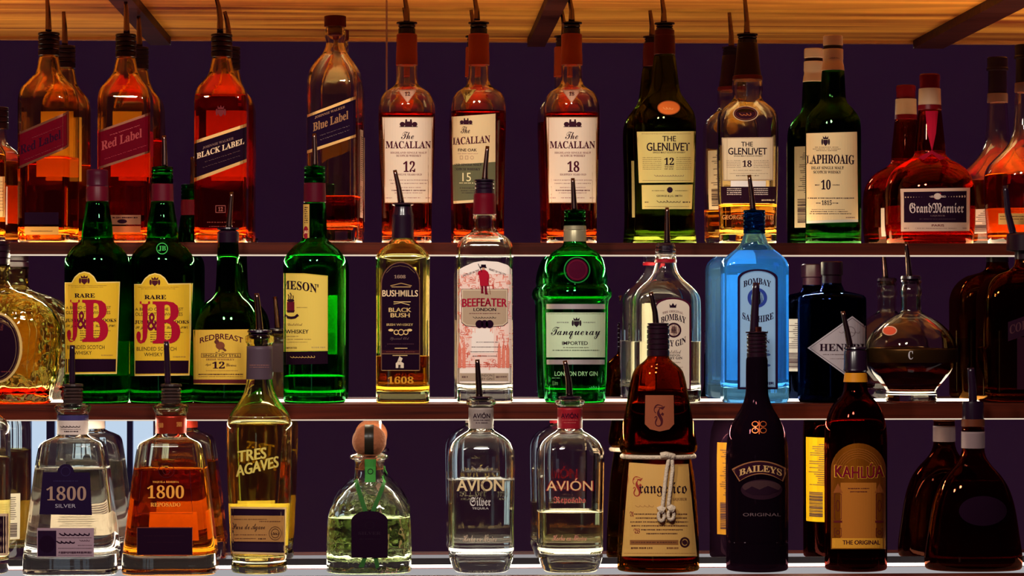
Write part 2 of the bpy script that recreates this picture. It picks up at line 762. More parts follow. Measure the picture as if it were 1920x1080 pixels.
def LN(x0, x1, y, h, col, dens=0.75, slope=0.0):
    """A line of print too fine to read: a row of short dashes."""
    pts, f = [], []
    x = x0
    while x < x1:
        w = random.uniform(1.0, 4.0)
        e = min(x + w, x1)
        b = len(pts)
        s = slope * (x - (x0 + x1) / 2)
        hh = h * random.uniform(0.75, 1.0)
        pts += [(x, y + s), (e, y + s), (e, y + hh + s), (x, y + hh + s)]
        f.append((b, b + 1, b + 2, b + 3))
        x = e + random.uniform(0.5, 1.4) * (1.6 if random.random() > dens else 0.7)
    return ('L', np.array(pts), f, col)


def PG(outline, col):
    pts, f = fill(outline, 5.0)
    return ('G', pts, f, col)


def LOOP(outline, w, col):
    """A thin drawn line round a closed outline."""
    o = np.asarray(outline, float)
    c = o.mean(0)
    pts, f = [], []
    n = len(o)
    for i in range(n):
        a, b, d = o[i - 1], o[i], o[(i + 1) % n]
        e1, e2 = b - a, d - b
        n1 = np.array([-e1[1], e1[0]]) / (np.linalg.norm(e1) + 1e-9)
        n2 = np.array([-e2[1], e2[0]]) / (np.linalg.norm(e2) + 1e-9)
        m = n1 + n2
        m = m / (np.linalg.norm(m) + 1e-9)
        k = w / max(m.dot(n1), 0.4)
        pts += [b, b + m * k]
    for i in range(n):
        j = (i + 1) % n
        f.append((2 * i, 2 * j, 2 * j + 1, 2 * i + 1))
    return ('T', np.array(pts), f, col)


def STROKE(pts_, w, col):
    """A drawn line through points."""
    o = np.asarray(pts_, float)
    pts, f = [], []
    for i in range(len(o)):
        e = o[min(i + 1, len(o) - 1)] - o[max(i - 1, 0)]
        nn = np.array([-e[1], e[0]]) / (np.linalg.norm(e) + 1e-9) * w / 2
        pts += [o[i] - nn, o[i] + nn]
    for i in range(len(o) - 1):
        f.append((2 * i, 2 * i + 2, 2 * i + 3, 2 * i + 1))
    return ('T', np.array(pts), f, col)


def SCRIBBLE(x0, x1, y, amp, col, w=0.9, n=None):
    """A handwritten signature-like stroke."""
    loops = max(3, int((x1 - x0) / (amp * 1.5)))
    hs = [0.45 + 0.55 * random.random() for _ in range(loops + 2)]
    n = n or loops * 9
    pts = []
    for i in range(n):
        t = i / (n - 1)
        ph = t * loops
        k = int(ph)
        h = hs[k] + (hs[k + 1] - hs[k]) * (ph - k)
        a = 2 * math.pi * ph
        pts.append((x0 + (x1 - x0) * t - amp * 0.45 * h * math.sin(a) - amp * 0.35 * h * math.cos(a), y + amp * (0.5 - h * (0.5 + 0.5 * math.cos(a)))))
    return STROKE(pts, w, col)


# ------------------------------------------------------------------ shared materials
pbr('black_rubber', (30, 11, 28), 0.24, spec=0.5)
pbr('spout_metal', (120, 92, 84), 0.22, metal=1.0)
pbr('copper_spout', (160, 80, 60), 0.25, metal=1.0)
pbr('dark_cap', (32, 10, 22), 0.28, spec=0.35)
pbr('cork', (146, 86, 56), 0.85, bump=0.5, bscale=300)
clear = glass('clear_glass', (0.985, 0.985, 0.96))
warm_clear = glass('warm_clear_glass', (0.99, 0.96, 0.87))
rippled = glass('rippled_clear_glass', (0.985, 0.985, 0.95), bump=0.35, bscale=80.0)
green_gl = glass('green_glass', (0.15, 0.55, 0.22))
tanq_gl = glass('emerald_glass', (0.12, 0.70, 0.28))
dkgreen_gl = glass('dark_green_glass', (0.18, 0.44, 0.18))
olive_gl = glass('olive_glass', (0.38, 0.44, 0.15))
brown_gl = glass('brown_glass', (0.62, 0.25, 0.05))
black_gl = glass('near_black_glass', (0.16, 0.06, 0.08), cloud=0.3, cloud_rgb=(0.034, 0.011, 0.030))  # cloud colour is the haze of lifted plum blacks
navy_gl = glass('navy_glass', (0.06, 0.10, 0.30))
blue_gl = glass('pale_blue_glass', (0.56, 0.82, 1.0), cloud=0.07, cloud_rgb=(0.30, 0.68, 1.0))
whisky = glass('whisky', (0.97, 0.50, 0.10), ior=1.36)
whisky_red = glass('red_whisky', (0.96, 0.24, 0.035), ior=1.36)
whisky_dark = glass('dark_whisky', (0.75, 0.16, 0.035), ior=1.36)
whisky_pale = glass('pale_whisky', (0.99, 0.72, 0.28), ior=1.36)
spirit = glass('clear_spirit', (0.99, 0.99, 0.97), ior=1.35)
green_sp = glass('greenish_spirit', (0.90, 0.99, 0.72), ior=1.35)
straw = glass('straw_spirit', (0.99, 0.93, 0.60), ior=1.35)
green_liq = glass('spirit_in_green_bottle', (0.75, 0.95, 0.6), ior=1.35)
orange_liq = glass('orange_tequila', (0.92, 0.50, 0.10), ior=1.36)
cognac = glass('cognac', (0.95, 0.30, 0.04), ior=1.36)
ruby = glass('ruby_liqueur', (0.72, 0.07, 0.02), ior=1.36)
inky = glass('dark_liqueur', (0.25, 0.07, 0.04), ior=1.36, cloud=0.25, cloud_rgb=(0.06, 0.02, 0.05))  # plum haze of the blacks mixed into the liquid's colour

# ------------------------------------------------------------------ the place: stepped mirror-backed shelves
shelf_wood = wood('dark_stained_wood', (40, 10, 8), (92, 32, 16), 0.5, (2.5, 40, 70))
top_wood = wood('amber_oiled_wood', (124, 36, 22), (255, 178, 70), 0.5, (1.1, 15, 15))
m, nt, out = new_mat('mirror_glass')
g = nt.nodes.new('ShaderNodeBsdfGlossy')
g.inputs['Color'].default_value = (0.80, 0.78, 0.78, 1)
g.inputs['Roughness'].default_value = 0.0
nt.links.new(g.outputs[0], out.inputs[0])
mirror = m
panel_mat = emitter('lit_acrylic', (1.0, 0.92, 0.80), 5.0)
strip_mat = emitter('led_strip', (1.0, 0.80, 0.62), 0.75)
seam = pbr('mirror_seam', (190, 150, 140), 0.4, metal=0.6)

XL, XR = -0.95, 1.15


def tier(idx, Mi_, Zlo, Zhi, split):
    """One mirrored riser in two panels with a bright ground seam between them."""
    a = tag(box('wall_back', XL, split - 0.0012, Mi_, Mi_ + 0.006, Zlo, Zhi, mirror), None, None, kind='structure')
    b = tag(box('wall_back', split + 0.0012, XR, Mi_, Mi_ + 0.006, Zlo, Zhi, mirror), None, None, kind='structure')
    c = tag(box('trim_1', split - 0.0012, split + 0.0012, Mi_ + 0.001, Mi_ + 0.006, Zlo, Zhi, seam), None, None, kind='structure')


TOPZ = 1.716
tier(1, M1, Z1 - 0.01, TOPZ, P(725, 100, M1).x)
tier(2, M2, Z2 - 0.01, Z1 - 0.0155, 3.0 if False else XR - 0.02)
tier(3, M3, Z3 - 0.02, Z2 - 0.0185, P(713, 800, M3).x)


def shelf(name, label, Mi_, Fi, Z, th, lit, glow):
    root = bpy.data.objects.new(name, None)
    COL.objects.link(root)
    root.location = (0.1, Fi, Z - th)
    tag(root, label, 'shelf')
    def loc(o):
        o.location = -Vector(root.location)
        o.parent = root
        return o
    loc(box('board', XL, XR, Fi, Mi_ - 0.0005 + 0.006, Z - th, Z - 0.0022, shelf_wood, bevel=0.0008))
    loc(box('front_edge', XL, XR, Fi, Mi_ - lit, Z - 0.0022, Z, shelf_wood))
    loc(box('light_panel', XL, XR, Mi_ - lit, Mi_ - 0.001, Z - 0.0022, Z - 0.0001, glow))['label'] = 'lit white acrylic strip'
    return root, loc


r1, l1 = shelf('display_shelf', 'upper dark wooden shelf board under the whisky bottles', M1, F1, Z1, 0.0150, 0.115, emitter('lit_amber_acrylic', (1.0, 0.78, 0.50), 8.5))
l1(box('light_strip', XL, XR, F1 + 0.004, F1 + 0.0065, Z1 - 0.0166, Z1 - 0.0150, strip_mat))
r2, l2 = shelf('display_shelf', 'middle dark wooden shelf board under the gin and green whisky bottles', M2, F2, Z2, 0.0180, 0.055, emitter('lit_warm_acrylic', (1.0, 0.88, 0.68), 5.0))
l2(box('light_strip', XL, XR, F2 + 0.004, F2 + 0.0065, Z2 - 0.0196, Z2 - 0.0180, strip_mat))

# bar-back counter under the lowest row
root = bpy.data.objects.new('back_counter', None)
COL.objects.link(root)
root.location = (0.1, F3, Z3 - 0.04)
tag(root, 'pale lit counter ledge under the lowest row of bottles', 'counter')
for o in (box('board', XL, XR, F3, M3 + 0.006, Z3 - 0.04, Z3 - 0.003, shelf_wood),
          box('light_panel', XL, XR, M3 - 0.040, M3 - 0.001, Z3 - 0.003, Z3 - 0.0001, panel_mat),
          box('groove', XL, XR, M3 - 0.050, M3 - 0.040, Z3 - 0.003, Z3 - 0.0001, shelf_wood),
          box('light_panel', XL, XR, M3 - 0.128, M3 - 0.050, Z3 - 0.003, Z3 - 0.0001, emitter('dim_acrylic', (0.95, 0.92, 0.95), 0.40)),
          box('front_edge', XL, XR, F3, M3 - 0.128, Z3 - 0.003, Z3 - 0.0001, shelf_wood),
          box('reflection_blocker', XL, XR, M3 - 0.003, M3, Z3, Z3 + 0.0075, pbr('black_blocker', (10, 4, 8), 0.6, spec=0.1))):  # added black strip, hides the counter's reflection at the mirror foot
    o.location = -Vector(root.location)
    o.parent = root

# the board above, seen as its lit underside in the mirror
L1 = -0.46
root = bpy.data.objects.new('canopy_board', None)
COL.objects.link(root)
root.location = (0.1, L1, TOPZ)
tag(root, 'amber wooden canopy board above the top row of bottles', 'shelf')
parts = [box('board', XL, XR, L1, M1 + 0.006, TOPZ, TOPZ + 0.03, top_wood),
         box('front_edge', XL, XR, L1 - 0.004, L1 + 0.012, TOPZ - 0.004, TOPZ + 0.03, wood('pale_oiled_wood', (150, 84, 36), (216, 140, 70), 0.5, (2, 40, 40)))]
batten = wood('dark_batten', (44, 16, 14), (74, 30, 20), 0.5)
for x0, x1 in ((-0.375, -0.345), (0.18, 0.206), (0.755, 0.80)):
    parts.append(box('batten', x0, x1, L1 + 0.012, M1, TOPZ - 0.012, TOPZ, batten))
for o in parts:
    o.location = -Vector(root.location)
    o.parent = root

# the room behind the photographer, only ever seen in the mirrors
plum = pbr('plum_wall_paint', (228, 228, 228), 0.9, spec=0.0)
RW = -6.2
WX0, WX1, WZ0, WZ1 = -1.32, -0.88, 0.625, 1.262
tag(box('wall_front', -6, WX0, RW - 0.1, RW, -0.5, 3.4, plum), None, None, kind='structure')
tag(box('wall_front', WX1, 6, RW - 0.1, RW, -0.5, 3.4, plum), None, None, kind='structure')
tag(box('wall_front', WX0, WX1, RW - 0.1, RW, WZ1, 3.4, plum), None, None, kind='structure')
tag(box('wall_front', WX0, WX1, RW - 0.1, RW, -0.5, WZ0, plum), None, None, kind='structure')
w = tag(box('window_1', WX0, WX1, RW - 0.08, RW - 0.07, WZ0, WZ1, emitter('daylight_pane', (0.62, 0.80, 1.0), 1.05)), None, None, kind='structure')
for k, (fx, fw) in enumerate(((0.0, 0.012), (0.17, 0.028), (0.42, 0.012), (0.56, 0.034), (0.80, 0.02), (1.0, 0.012))):
    xx = WX0 + fx * (WX1 - WX0)
    box('window_frame', xx - fw / 2, xx + fw / 2, RW - 0.069, RW - 0.04, WZ0, WZ1, pbr('slate_window_frame', (150, 160, 190), 0.6), w)

# ================================================================== TOP SHELF
CREAM, INK, MAROON, GOLD = (232, 206, 180), (44, 22, 34), (92, 22, 34), (206, 160, 84)
dark_cap = MATS['dark_cap']


def square_scotch(cx, a, label, rot, liq, level, spout, cap_y, cap_hw, cap_cx=None, mouth=None):
    b = Bottle('whisky_bottle', label, cx, 1,
               [(cap_y + 3, 13), (cap_y + 40, 15), (cap_y + 47, 18), (138, 24.5), (155, a * 0.70), (167, a * 0.89), (178, a * 0.965), (192, a, 7), (300, a, 7), (456, a * 0.985, 7)],
               glass('amber_lit_glass', (0.98, 0.88, 0.62)), liq, level, n=7, rot=rot, bottom=0.012)  # tint carries the amber light that the board throws into the glass
    p = b.ridged('pourer', cap_y, cap_y + 44, cap_hw, dark_cap, 4)
    b.spout(spout, p)
    b.back_label(205, 330, 0.55, (240, 176, 70), bars=False)
    return b


def castle(x0, y0, x1, y1, col):
    w, h = x1 - x0, y1 - y0
    X, Y = lambda f: x0 + f * w, lambda f: y0 + f * h
    o = [PG(R(X(.30), Y(.30), X(.70), Y(.95)), col), PG(R(X(.32), Y(.05), X(.42), Y(.4)), col), PG(R(X(.58), Y(.05), X(.68), Y(.4)), col),
         PG(EL(X(.16), Y(.62), w * .15, h * .28, 14), col), PG(EL(X(.84), Y(.62), w * .15, h * .28, 14), col), PG(R(X(0), Y(.86), X(1), Y(.95)), col)]
    return o


def crest(cx_, cy_, w, h, col):
    o = [PG([(cx_ - w * .3, cy_ - h * .1), (cx_ + w * .3, cy_ - h * .1), (cx_ + w * .28, cy_ + h * .25), (cx_, cy_ + h * .5), (cx_ - w * .28, cy_ + h * .25)], col),
         PG([(cx_ - w * .3, cy_ - h * .15), (cx_ - w * .36, cy_ - h * .45), (cx_ - w * .12, cy_ - h * .28), (cx_, cy_ - h * .5), (cx_ + w * .12, cy_ - h * .28), (cx_ + w * .36, cy_ - h * .45), (cx_ + w * .3, cy_ - h * .15)], col),
         PG(EL(cx_ - w * .42, cy_ + h * .1, w * .12, h * .3, 10), col), PG(EL(cx_ + w * .42, cy_ + h * .1, w * .12, h * .3, 10), col)]
    return o


# bottle cut by the left edge of the picture
b = Bottle('whisky_bottle', 'amber whisky bottle with cream label cut off by the left picture edge, top shelf', -40, 1,
           [(190, 13), (232, 15), (255, 20), (272, 40), (290, 49), (310, 50), (456, 49)], warm_clear, whisky, 290)
b.ridged('cap', 182, 225, 19, dark_cap, 3)
b.label('label', [(R(-88, 331, 9, 407), (225, 195, 130))], [LN(-60, 6, y, 1.6, (150, 110, 80)) for y in range(340, 400, 6)])
b.back_label(340, 414, 0.5, (225, 205, 190))

# two slanted red labels
b = square_scotch(90.5, 49, 'square whisky bottle with slanted red label, half full, leftmost whole bottle of the top shelf', math.radians(-9.5), whisky, 295,
                  [(90, 62), (89, 25), (87, -6)], 61, 20)
rl = pbr('red_label_paper', (88, 2, 18), 0.7, spec=0.03)
b.label('label', [([(32, 250), (139, 204), (143, 208), (143, 268), (136, 273), (32, 318)], pbr('label_edge_gold', (120, 70, 50), 0.35, metal=0.6)),
                  ([(32, 254), (139, 209), (142, 212), (142, 264), (135, 269), (32, 313)], rl)],
        [T("Red Label", 38, 258, 114, 275, (54, 8, 22), 'serif', slope=-.40), LN(60, 118, 246, 1.4, (120, 40, 40), .6, -.40), LN(46, 120, 284, 1.2, (120, 40, 40), .5, -.40)])
b.label('lower_label', [(R(46, 398, 110, 421), (34, 12, 20)), (R(46, 425, 110, 440), (226, 160, 70))], [SCRIBBLE(58, 98, 433, 2, (110, 60, 30), .7)])

b = square_scotch(235, 49, 'square whisky bottle with slanted red label, second bottle from the left on the top shelf', 0, whisky_red, 247,
                  [(236.5, 64), (236, 30), (234.5, 3)], 64, 19.5)
b.label('label', [([(184, 245), (286, 209), (287, 211), (287, 284), (184, 318)], pbr('label_edge_gold', (120, 70, 50))),
                  ([(184, 249), (286, 214), (287, 216), (287, 280), (184, 313)], rl)],
        [T("Red Label", 190, 253, 266, 270, (150, 60, 55), 'serif', slope=-.33), LN(206, 262, 243, 1.6, (150, 60, 60), .6, -.33), LN(196, 276, 284, 1.3, (140, 40, 45), .5, -.33)])
b.label('lower_label', [(R(207, 403, 264, 421), (150, 96, 66)), (R(207, 424, 264, 436), (196, 100, 50))], [LN(211, 260, 407, 2.5, (60, 20, 20)), PG(EL(229, 415, 9, 4), (50, 16, 16))])

# slanted black label
b = square_scotch(415, 49, 'square whisky bottle with slanted black label, filled with red amber whisky to the shoulder', 0, whisky_red, 180,
                  [(412, 62), (412, 34), (409, 12), (404, -6)], 64, 20)
gedge = pbr('label_edge_bright_gold', (214, 160, 96), 0.3, metal=0.6)
b.label('label', [([(364, 264), (464, 231), (465, 233), (465, 303), (364, 341)], gedge), ([(364, 270), (464, 237), (465, 239), (465, 297), (364, 334)], (26, 12, 20))],
        [T("BLACK LABEL", 369, 273, 458, 284, (226, 190, 150), 'serif', slope=-.32), T("JOHNNIE WALKER", 380, 266, 438, 271, (130, 96, 84), 'serif', slope=-.32),
         LN(384, 450, 292, 1.5, (96, 70, 66), .6, -.32), LN(380, 450, 302, 1.2, (96, 70, 66), .4, -.32)])
b.label('crest', [], crest(414, 208, 18, 22, (120, 44, 40)))
b.label('lower_mark', [], [LOOP(R(404, 385, 423, 399), 1.2, (140, 70, 60)), T("12", 409, 388, 418, 396, (150, 80, 66), 'serif'), LN(388, 440, 416, 1.6, (140, 60, 40), .6), LN(392, 436, 424, 1.4, (140, 60, 40), .6)])

# slanted blue label, cork stoppered
b = Bottle('whisky_bottle', 'square whisky bottle with slanted dark blue label and red cork stopper, nearly empty', 628, 1,
           [(50, 14), (53, 18), (58, 20), (66, 20), (74, 18.5), (80, 17), (100, 23), (118, 34), (133, 43), (151, 47), (162, 48, 7), (300, 48, 7), (456, 47.5, 7)],
           warm_clear, whisky_dark, 369, n=7, rot=math.radians(-8.5), bottom=0.022)
b.turned('stopper', [(30, 18), (31, 20.5), (50, 20.5), (51, 14), (66, 13)], pbr('dark_red_cork', (96, 26, 26), 0.6))
b.label('label', [([(576, 215), (667, 180), (667, 257), (576, 288)], gedge), ([(576, 220), (667, 186), (667, 252), (576, 282)], (24, 14, 40))],
        [T("Blue Label", 587, 219, 653, 235, (150, 104, 66), 'serif', slope=-.36), T("JOHNNIE WALKER", 590, 208, 647, 213, (150, 110, 80), 'serif', slope=-.36),
         LN(600, 655, 244, 1.3, (110, 90, 90), .5, -.34), LN(600, 655, 252, 1.3, (110, 90, 90), .5, -.34)])
b.back_label(243, 408, 0.30, (206, 176, 160), centre=0.25, name='side_label')


# three tall cream-labelled single malts
def macallan(cx, label, liq, level, age, tilt, lx, hwt, hwb):
    b = Bottle('whisky_bottle', label, cx, 1,
               [(60, 14), (118, 17), (124, 18.5), (150, 20), (160, 22.5), (166, 30), (174, 42), (186, 49), (200, hwt - .5), (212, hwt), (300, hwt - 2), (382, hwb + .6), (456, hwb)],
               warm_clear, liq, level, bottom=0.010)
    p = b.ridged('pourer', 46, 64, 16, MATS['black_rubber'], 1, flange=19.5)
    b.spout(tilt, p)
    b.turned('capsule', [(64, 18), (66, 19.5), (98, 19.5), (99, 20), (122, 20.5), (123, 19.2)], pbr('rust_capsule', (168, 66, 34), 0.45))
    return b


def malt_label(b, x0, age, words):
    s = x0 - 716
    b.label('label', [([(716 + s, 219), (813 + s, 219), (810 + s, 381), (721 + s, 381)], (150, 100, 60)),
                      ([(717 + s, 220.5), (812 + s, 220.5), (809 + s, 379.5), (722 + s, 379.5)], CREAM)],
            castle(749 + s, 223, 783 + s, 239, (74, 34, 40)) +
            [T("The", 752 + s, 247, 776 + s, 261, (70, 30, 34), 'script'), T("MACALLAN", 723 + s, 264.5, 808 + s, 278.5, MAROON, 'serif'),
             T("HIGHLAND SINGLE MALT", 732 + s, 284.5, 800 + s, 288.2, (150, 100, 90), 'serif'), T("SCOTCH WHISKY", 743 + s, 290, 790 + s, 294, (140, 90, 84), 'serif'),
             T(age, 756 + s, 302, 778.5 + s, 322.5, MAROON, 'serif'), T(words, 742 + s, 325.5, 791 + s, 329, (140, 90, 84), 'serif'),
             LN(730 + s, 802 + s, 337, 1.8, (180, 140, 126)), LN(732 + s, 800 + s, 343, 1.8, (180, 140, 126)), LN(742 + s, 790 + s, 351, 1.4, (170, 120, 110)),
             LN(734 + s, 798 + s, 356, 2.2, (120, 70, 66), .95), LN(740 + s, 792 + s, 361, 1.5, (170, 120, 110)), LN(744 + s, 788 + s, 370, 1.8, (190, 140, 126)),
             LN(723 + s, 735 + s, 370, 2.4, (190, 150, 136)), LN(798 + s, 806 + s, 370, 2.4, (190, 150, 136))])
    b.label('neck_label', [([(745 + s, 168), (783 + s, 167), (764 + s, 193)], (210, 160, 130)), ([(748 + s, 169.5), (780 + s, 169), (764 + s, 190.5)], (226, 180, 150))],
            [T(age, 759 + s, 172, 769 + s, 179.5, (100, 44, 40), 'serif')])


b = macallan(762.5, 'tall malt bottle numbered 12 on a cream label, beside the blue slanted label', whisky_dark, 213, "12", [(762, 43), (763, 22), (757, -14)], 716, 53, 46.5)
malt_label(b, 716, "12", "TWELVE YEARS OLD")
b = macallan(1072, 'tall malt bottle numbered 18 on a cream label, right of the grey green labelled one', whisky_dark, 213, "18", [(1072, 40), (1072, 20), (1067, -10)], 1023.5, 52.5, 47)
malt_label(b, 1023.8, "18", "EIGHTEEN YEARS OLD")
b = macallan(897.5, 'tall malt bottle numbered 15, label half cream and half grey green', whisky_dark, 209, "15", [(894, 38), (894, 20), (889, -9)], 846, 51.5, 47.5)
b.label('label', [([(847, 219), (929, 213), (929, 377), (850, 382)], (222, 190, 140)), ([(847, 309), (929, 303.5), (929, 372), (850, 377)], (112, 110, 74))],
        castle(862, 221, 886, 234, (74, 34, 40)) +
        [T("The", 864, 237, 881, 250, (70, 30, 34), 'script'), T("MACALLAN", 841, 256, 919, 270, MAROON, 'serif', slope=-.06, clip=(848, 930)),
         T("FINE OAK", 859, 278.5, 894, 284, (60, 30, 30), 'bold'), LN(858, 898, 287.5, 1.6, (190, 150, 120)),
         LOOP(R(862, 292, 868, 299), 1, (180, 140, 110)), LOOP(R(872, 292, 878, 299), 1, (180, 140, 110)), LOOP(EL(885, 295.5, 3.5, 3.5, 14), 1, (180, 140, 110)),
         T("HIGHLAND SINGLE MALT", 832, 306.5, 903, 311, (70, 58, 50), 'serif', clip=(852, 930)), T("SCOTCH WHISKY", 848, 315, 901, 319.5, (70, 58, 50), 'serif', clip=(852, 930)),
         T("15", 867, 324, 883, 340, (232, 214, 160), 'sans'), LN(861, 890, 342.5, 1.6, (220, 200, 150)), LN(862, 895, 352, 1.4, (70, 58, 50)), LN(864, 890, 357, 1.4, (70, 58, 50)), LN(866, 892, 361, 1.4, (70, 58, 50))])
b.label('neck_label', [([(864, 169), (893, 167), (874, 193)], (200, 170, 84))], [T("15", 873, 172, 882, 179, (110, 84, 40), 'sans')])

# olive-green bottle with an orange medallion
b = Bottle('whisky_bottle', 'dark olive whisky bottle with pale yellow label numbered 12 and orange medallion', 1246.5, 1,
           [(50, 14), (98, 17), (106, 20), (130, 23.5), (160, 27), (176, 31), (186, 38), (198, 47), (212, 55), (228, 58.5), (250, 59), (300, 57.5), (400, 56), (430, 57), (456, 60)],
           olive_gl, green_liq, 236)
p = b.ridged('pourer', 47, 60, 16, MATS['black_rubber'], 1, flange=19)
b.spout([(1245, 43), (1245, 22), (1241, -8)], p)
b.turned('capsule', [(56, 17), (57, 18.5), (66, 18.5), (67, 19.3), (102, 20.2), (103, 19.2)], pbr('dark_red_capsule', (86, 20, 18), 0.4))
PALE = (212, 190, 112)
b.label('medallion', [(EL(1254, 202, 21.5, 13.5), (150, 70, 26)), (EL(1254, 202, 20, 12), (216, 108, 36))], [SCRIBBLE(1245, 1262, 203, 4, (236, 150, 80), 1.2)])
side = []
for k in range(7):
    side += [LN(1205, 1240, 295 + k * 3.6, 1.1, (140, 118, 70)), LN(1268, 1296, 295 + k * 3.6, 1.1, (140, 118, 70))]
b.label('label', [([(1194, 247), (1304, 246), (1300, 342), (1198, 343)], PALE)],
        side + [T("THE", 1242, 255, 1267.5, 265, INK, 'bold'), T("GLENLIVET", 1212.6, 267.5, 1293, 283, INK, 'bold'), T("SINGLE MALT SCOTCH WHISKY", 1224, 284.3, 1285, 287.4, (90, 60, 50), 'bold'),
                T("12", 1245.6, 295.5, 1263.8, 309.5, INK, 'serif'), T("YEARS", 1246, 311.5, 1263, 314, (90, 60, 50), 'serif'), T("OF AGE", 1246, 315.5, 1263, 318, (90, 60, 50), 'serif'),
                SCRIBBLE(1228, 1282, 329, 3.2, (140, 110, 80), .9), LN(1203, 1296, 250.5, .9, (140, 110, 70), 1), LN(1205, 1295, 338, .9, (140, 110, 70), 1)])
b.label('lower_label', [([(1203, 347), (1299, 346), (1297, 392), (1204, 392)], PALE)],
        [PG(EL(1256, 356, 5.5, 5.5, 16), (60, 40, 50)), LN(1222, 1246, 357, 1.2, (120, 96, 60)), LN(1266, 1290, 357, 1.2, (120, 96, 60)), T("GEORGE & J.G. SMITH", 1231, 365.5, 1279, 370, (80, 54, 50), 'bold'),
         SCRIBBLE(1233, 1276, 377.5, 4, (70, 44, 44), 1.0), LN(1209, 1216, 378, 2.4, (110, 86, 60)), LN(1280, 1294, 378, 2.4, (90, 66, 50)), LN(1209, 1292, 387, .9, (140, 110, 70), 1)])
b.back_label(290, 400, 0.9, (190, 170, 110))

# clear rounded bottle with brown medallion
b = Bottle('whisky_bottle', 'clear rounded whisky bottle with cream label numbered 18 and brown medallion', 1402, 1,
           [(70, 14), (90, 17), (145, 24), (152, 27.5), (166, 29), (180, 27.5), (188, 29), (194, 35), (203, 46), (213, 53.5), (225, 56, 2.6), (260, 56.5, 2.6), (352, 55.5, 2.6), (420, 53, 2.6), (456, 53, 2.6)],
           warm_clear, whisky_pale, 384, n=2.6, bottom=0.013)
p = b.ridged('pourer', 68, 82, 18, MATS['black_rubber'], 1, flange=19.5)
b.spout([(1401, 65), (1401, 40), (1397, -4)], p)
b.turned('capsule', [(80, 17.5), (82, 19), (95, 20), (125, 23), (148, 27), (149, 26)], pbr('plum_capsule', (44, 14, 26), 0.35))
ringm = pbr('wine_ring', (110, 30, 34), 0.4)
b.turned('capsule_band', [(142, 26), (143, 27.6), (150, 28.6), (151, 27)], ringm)
b.label('medallion', [(EL(1398, 213, 24, 14.5), (190, 150, 110)), (EL(1398, 213, 22, 12.8), (66, 24, 18))], [SCRIBBLE(1388, 1408, 214, 4.5, (160, 84, 40), 1.3), LOOP(EL(1398, 213, 20, 11), .8, (130, 70, 40))])
side = []
for k in range(5):
    side += [LN(1362, 1389, 300.5 + k * 3.2, 1.0, (150, 124, 100)), LN(1413, 1443, 300.5 + k * 3.2, 1.0, (150, 124, 100))]
b.label('label', [([(1353, 258), (1450, 257), (1450, 338), (1356, 339)], (190, 160, 126)), ([(1355, 260), (1448, 259), (1448, 336), (1358, 337)], (226, 200, 160))],
        side + [T("THE", 1390, 266, 1411.6, 274.5, INK, 'bold'), T("GLENLIVET", 1365.4, 277, 1438, 290, INK, 'bold'), T("SINGLE MALT SCOTCH WHISKY", 1376, 291, 1430, 293.8, (100, 70, 60), 'bold'),
                T("18", 1392, 300.6, 1409.5, 313, (60, 20, 36), 'serif'), LN(1375, 1430, 319, 1.2, (150, 124, 100)), LN(1368, 1440, 325, .9, (150, 124, 100)), LN(1380, 1424, 328.5, 1.4, (110, 84, 70))])
b.label('lower_label', [(R(1370, 339, 1436, 350), (244, 230, 216)), ([(1351.5, 350), (1455.5, 350), (1455, 381), (1352, 381)], (58, 26, 30))],
        sum([[LN(1363, 1390, 353 + k * 3.6, 1.8, (226, 200, 180), .95), LN(1414, 1440, 353 + k * 3.6, 1.8, (226, 200, 180), .95)] for k in range(4)], []) + [LN(1428, 1452, 374, 3, (226, 190, 150)), T("GEORGE & J.G. SMITH", 1354, 403, 1450, 414, (196, 130, 70), 'bold')])
b.back_label(270, 385, 1.0, (244, 226, 190))

# green peaty malt
b = Bottle('whisky_bottle', 'dark green whisky bottle with white screw cap and cream label numbered 10', 1562.7, 1,
           [(72, 14), (130, 20), (135, 21), (160, 22.5), (185, 24), (194, 27), (201, 34), (212, 43), (224, 49.5), (238, 51.5), (252, 52), (400, 52), (456, 52)],
           dkgreen_gl, green_liq, 300)
white_cap = pbr('white_cap', (226, 196, 166), 0.5)
c = b.turned('cap', [(67, 17), (68.5, 18.5), (85, 18.5), (86, 17.5), (87, 17), (92, 17)], white_cap)
b.turned('cap_band', [(86, 17.4), (87, 17.8), (92, 17.8), (93, 17.4)], dark_cap)
b.turned('capsule', [(92, 17.5), (93, 19), (110, 19.3), (113, 18.6), (117, 18.6), (120, 19.6), (132, 21.6), (133, 20.8)], white_cap)
b.label('cap_print', [], [T("ESTABLISHED", 1544, 105.5, 1580, 109.5, (90, 60, 54), 'serif')], off=0.0012)
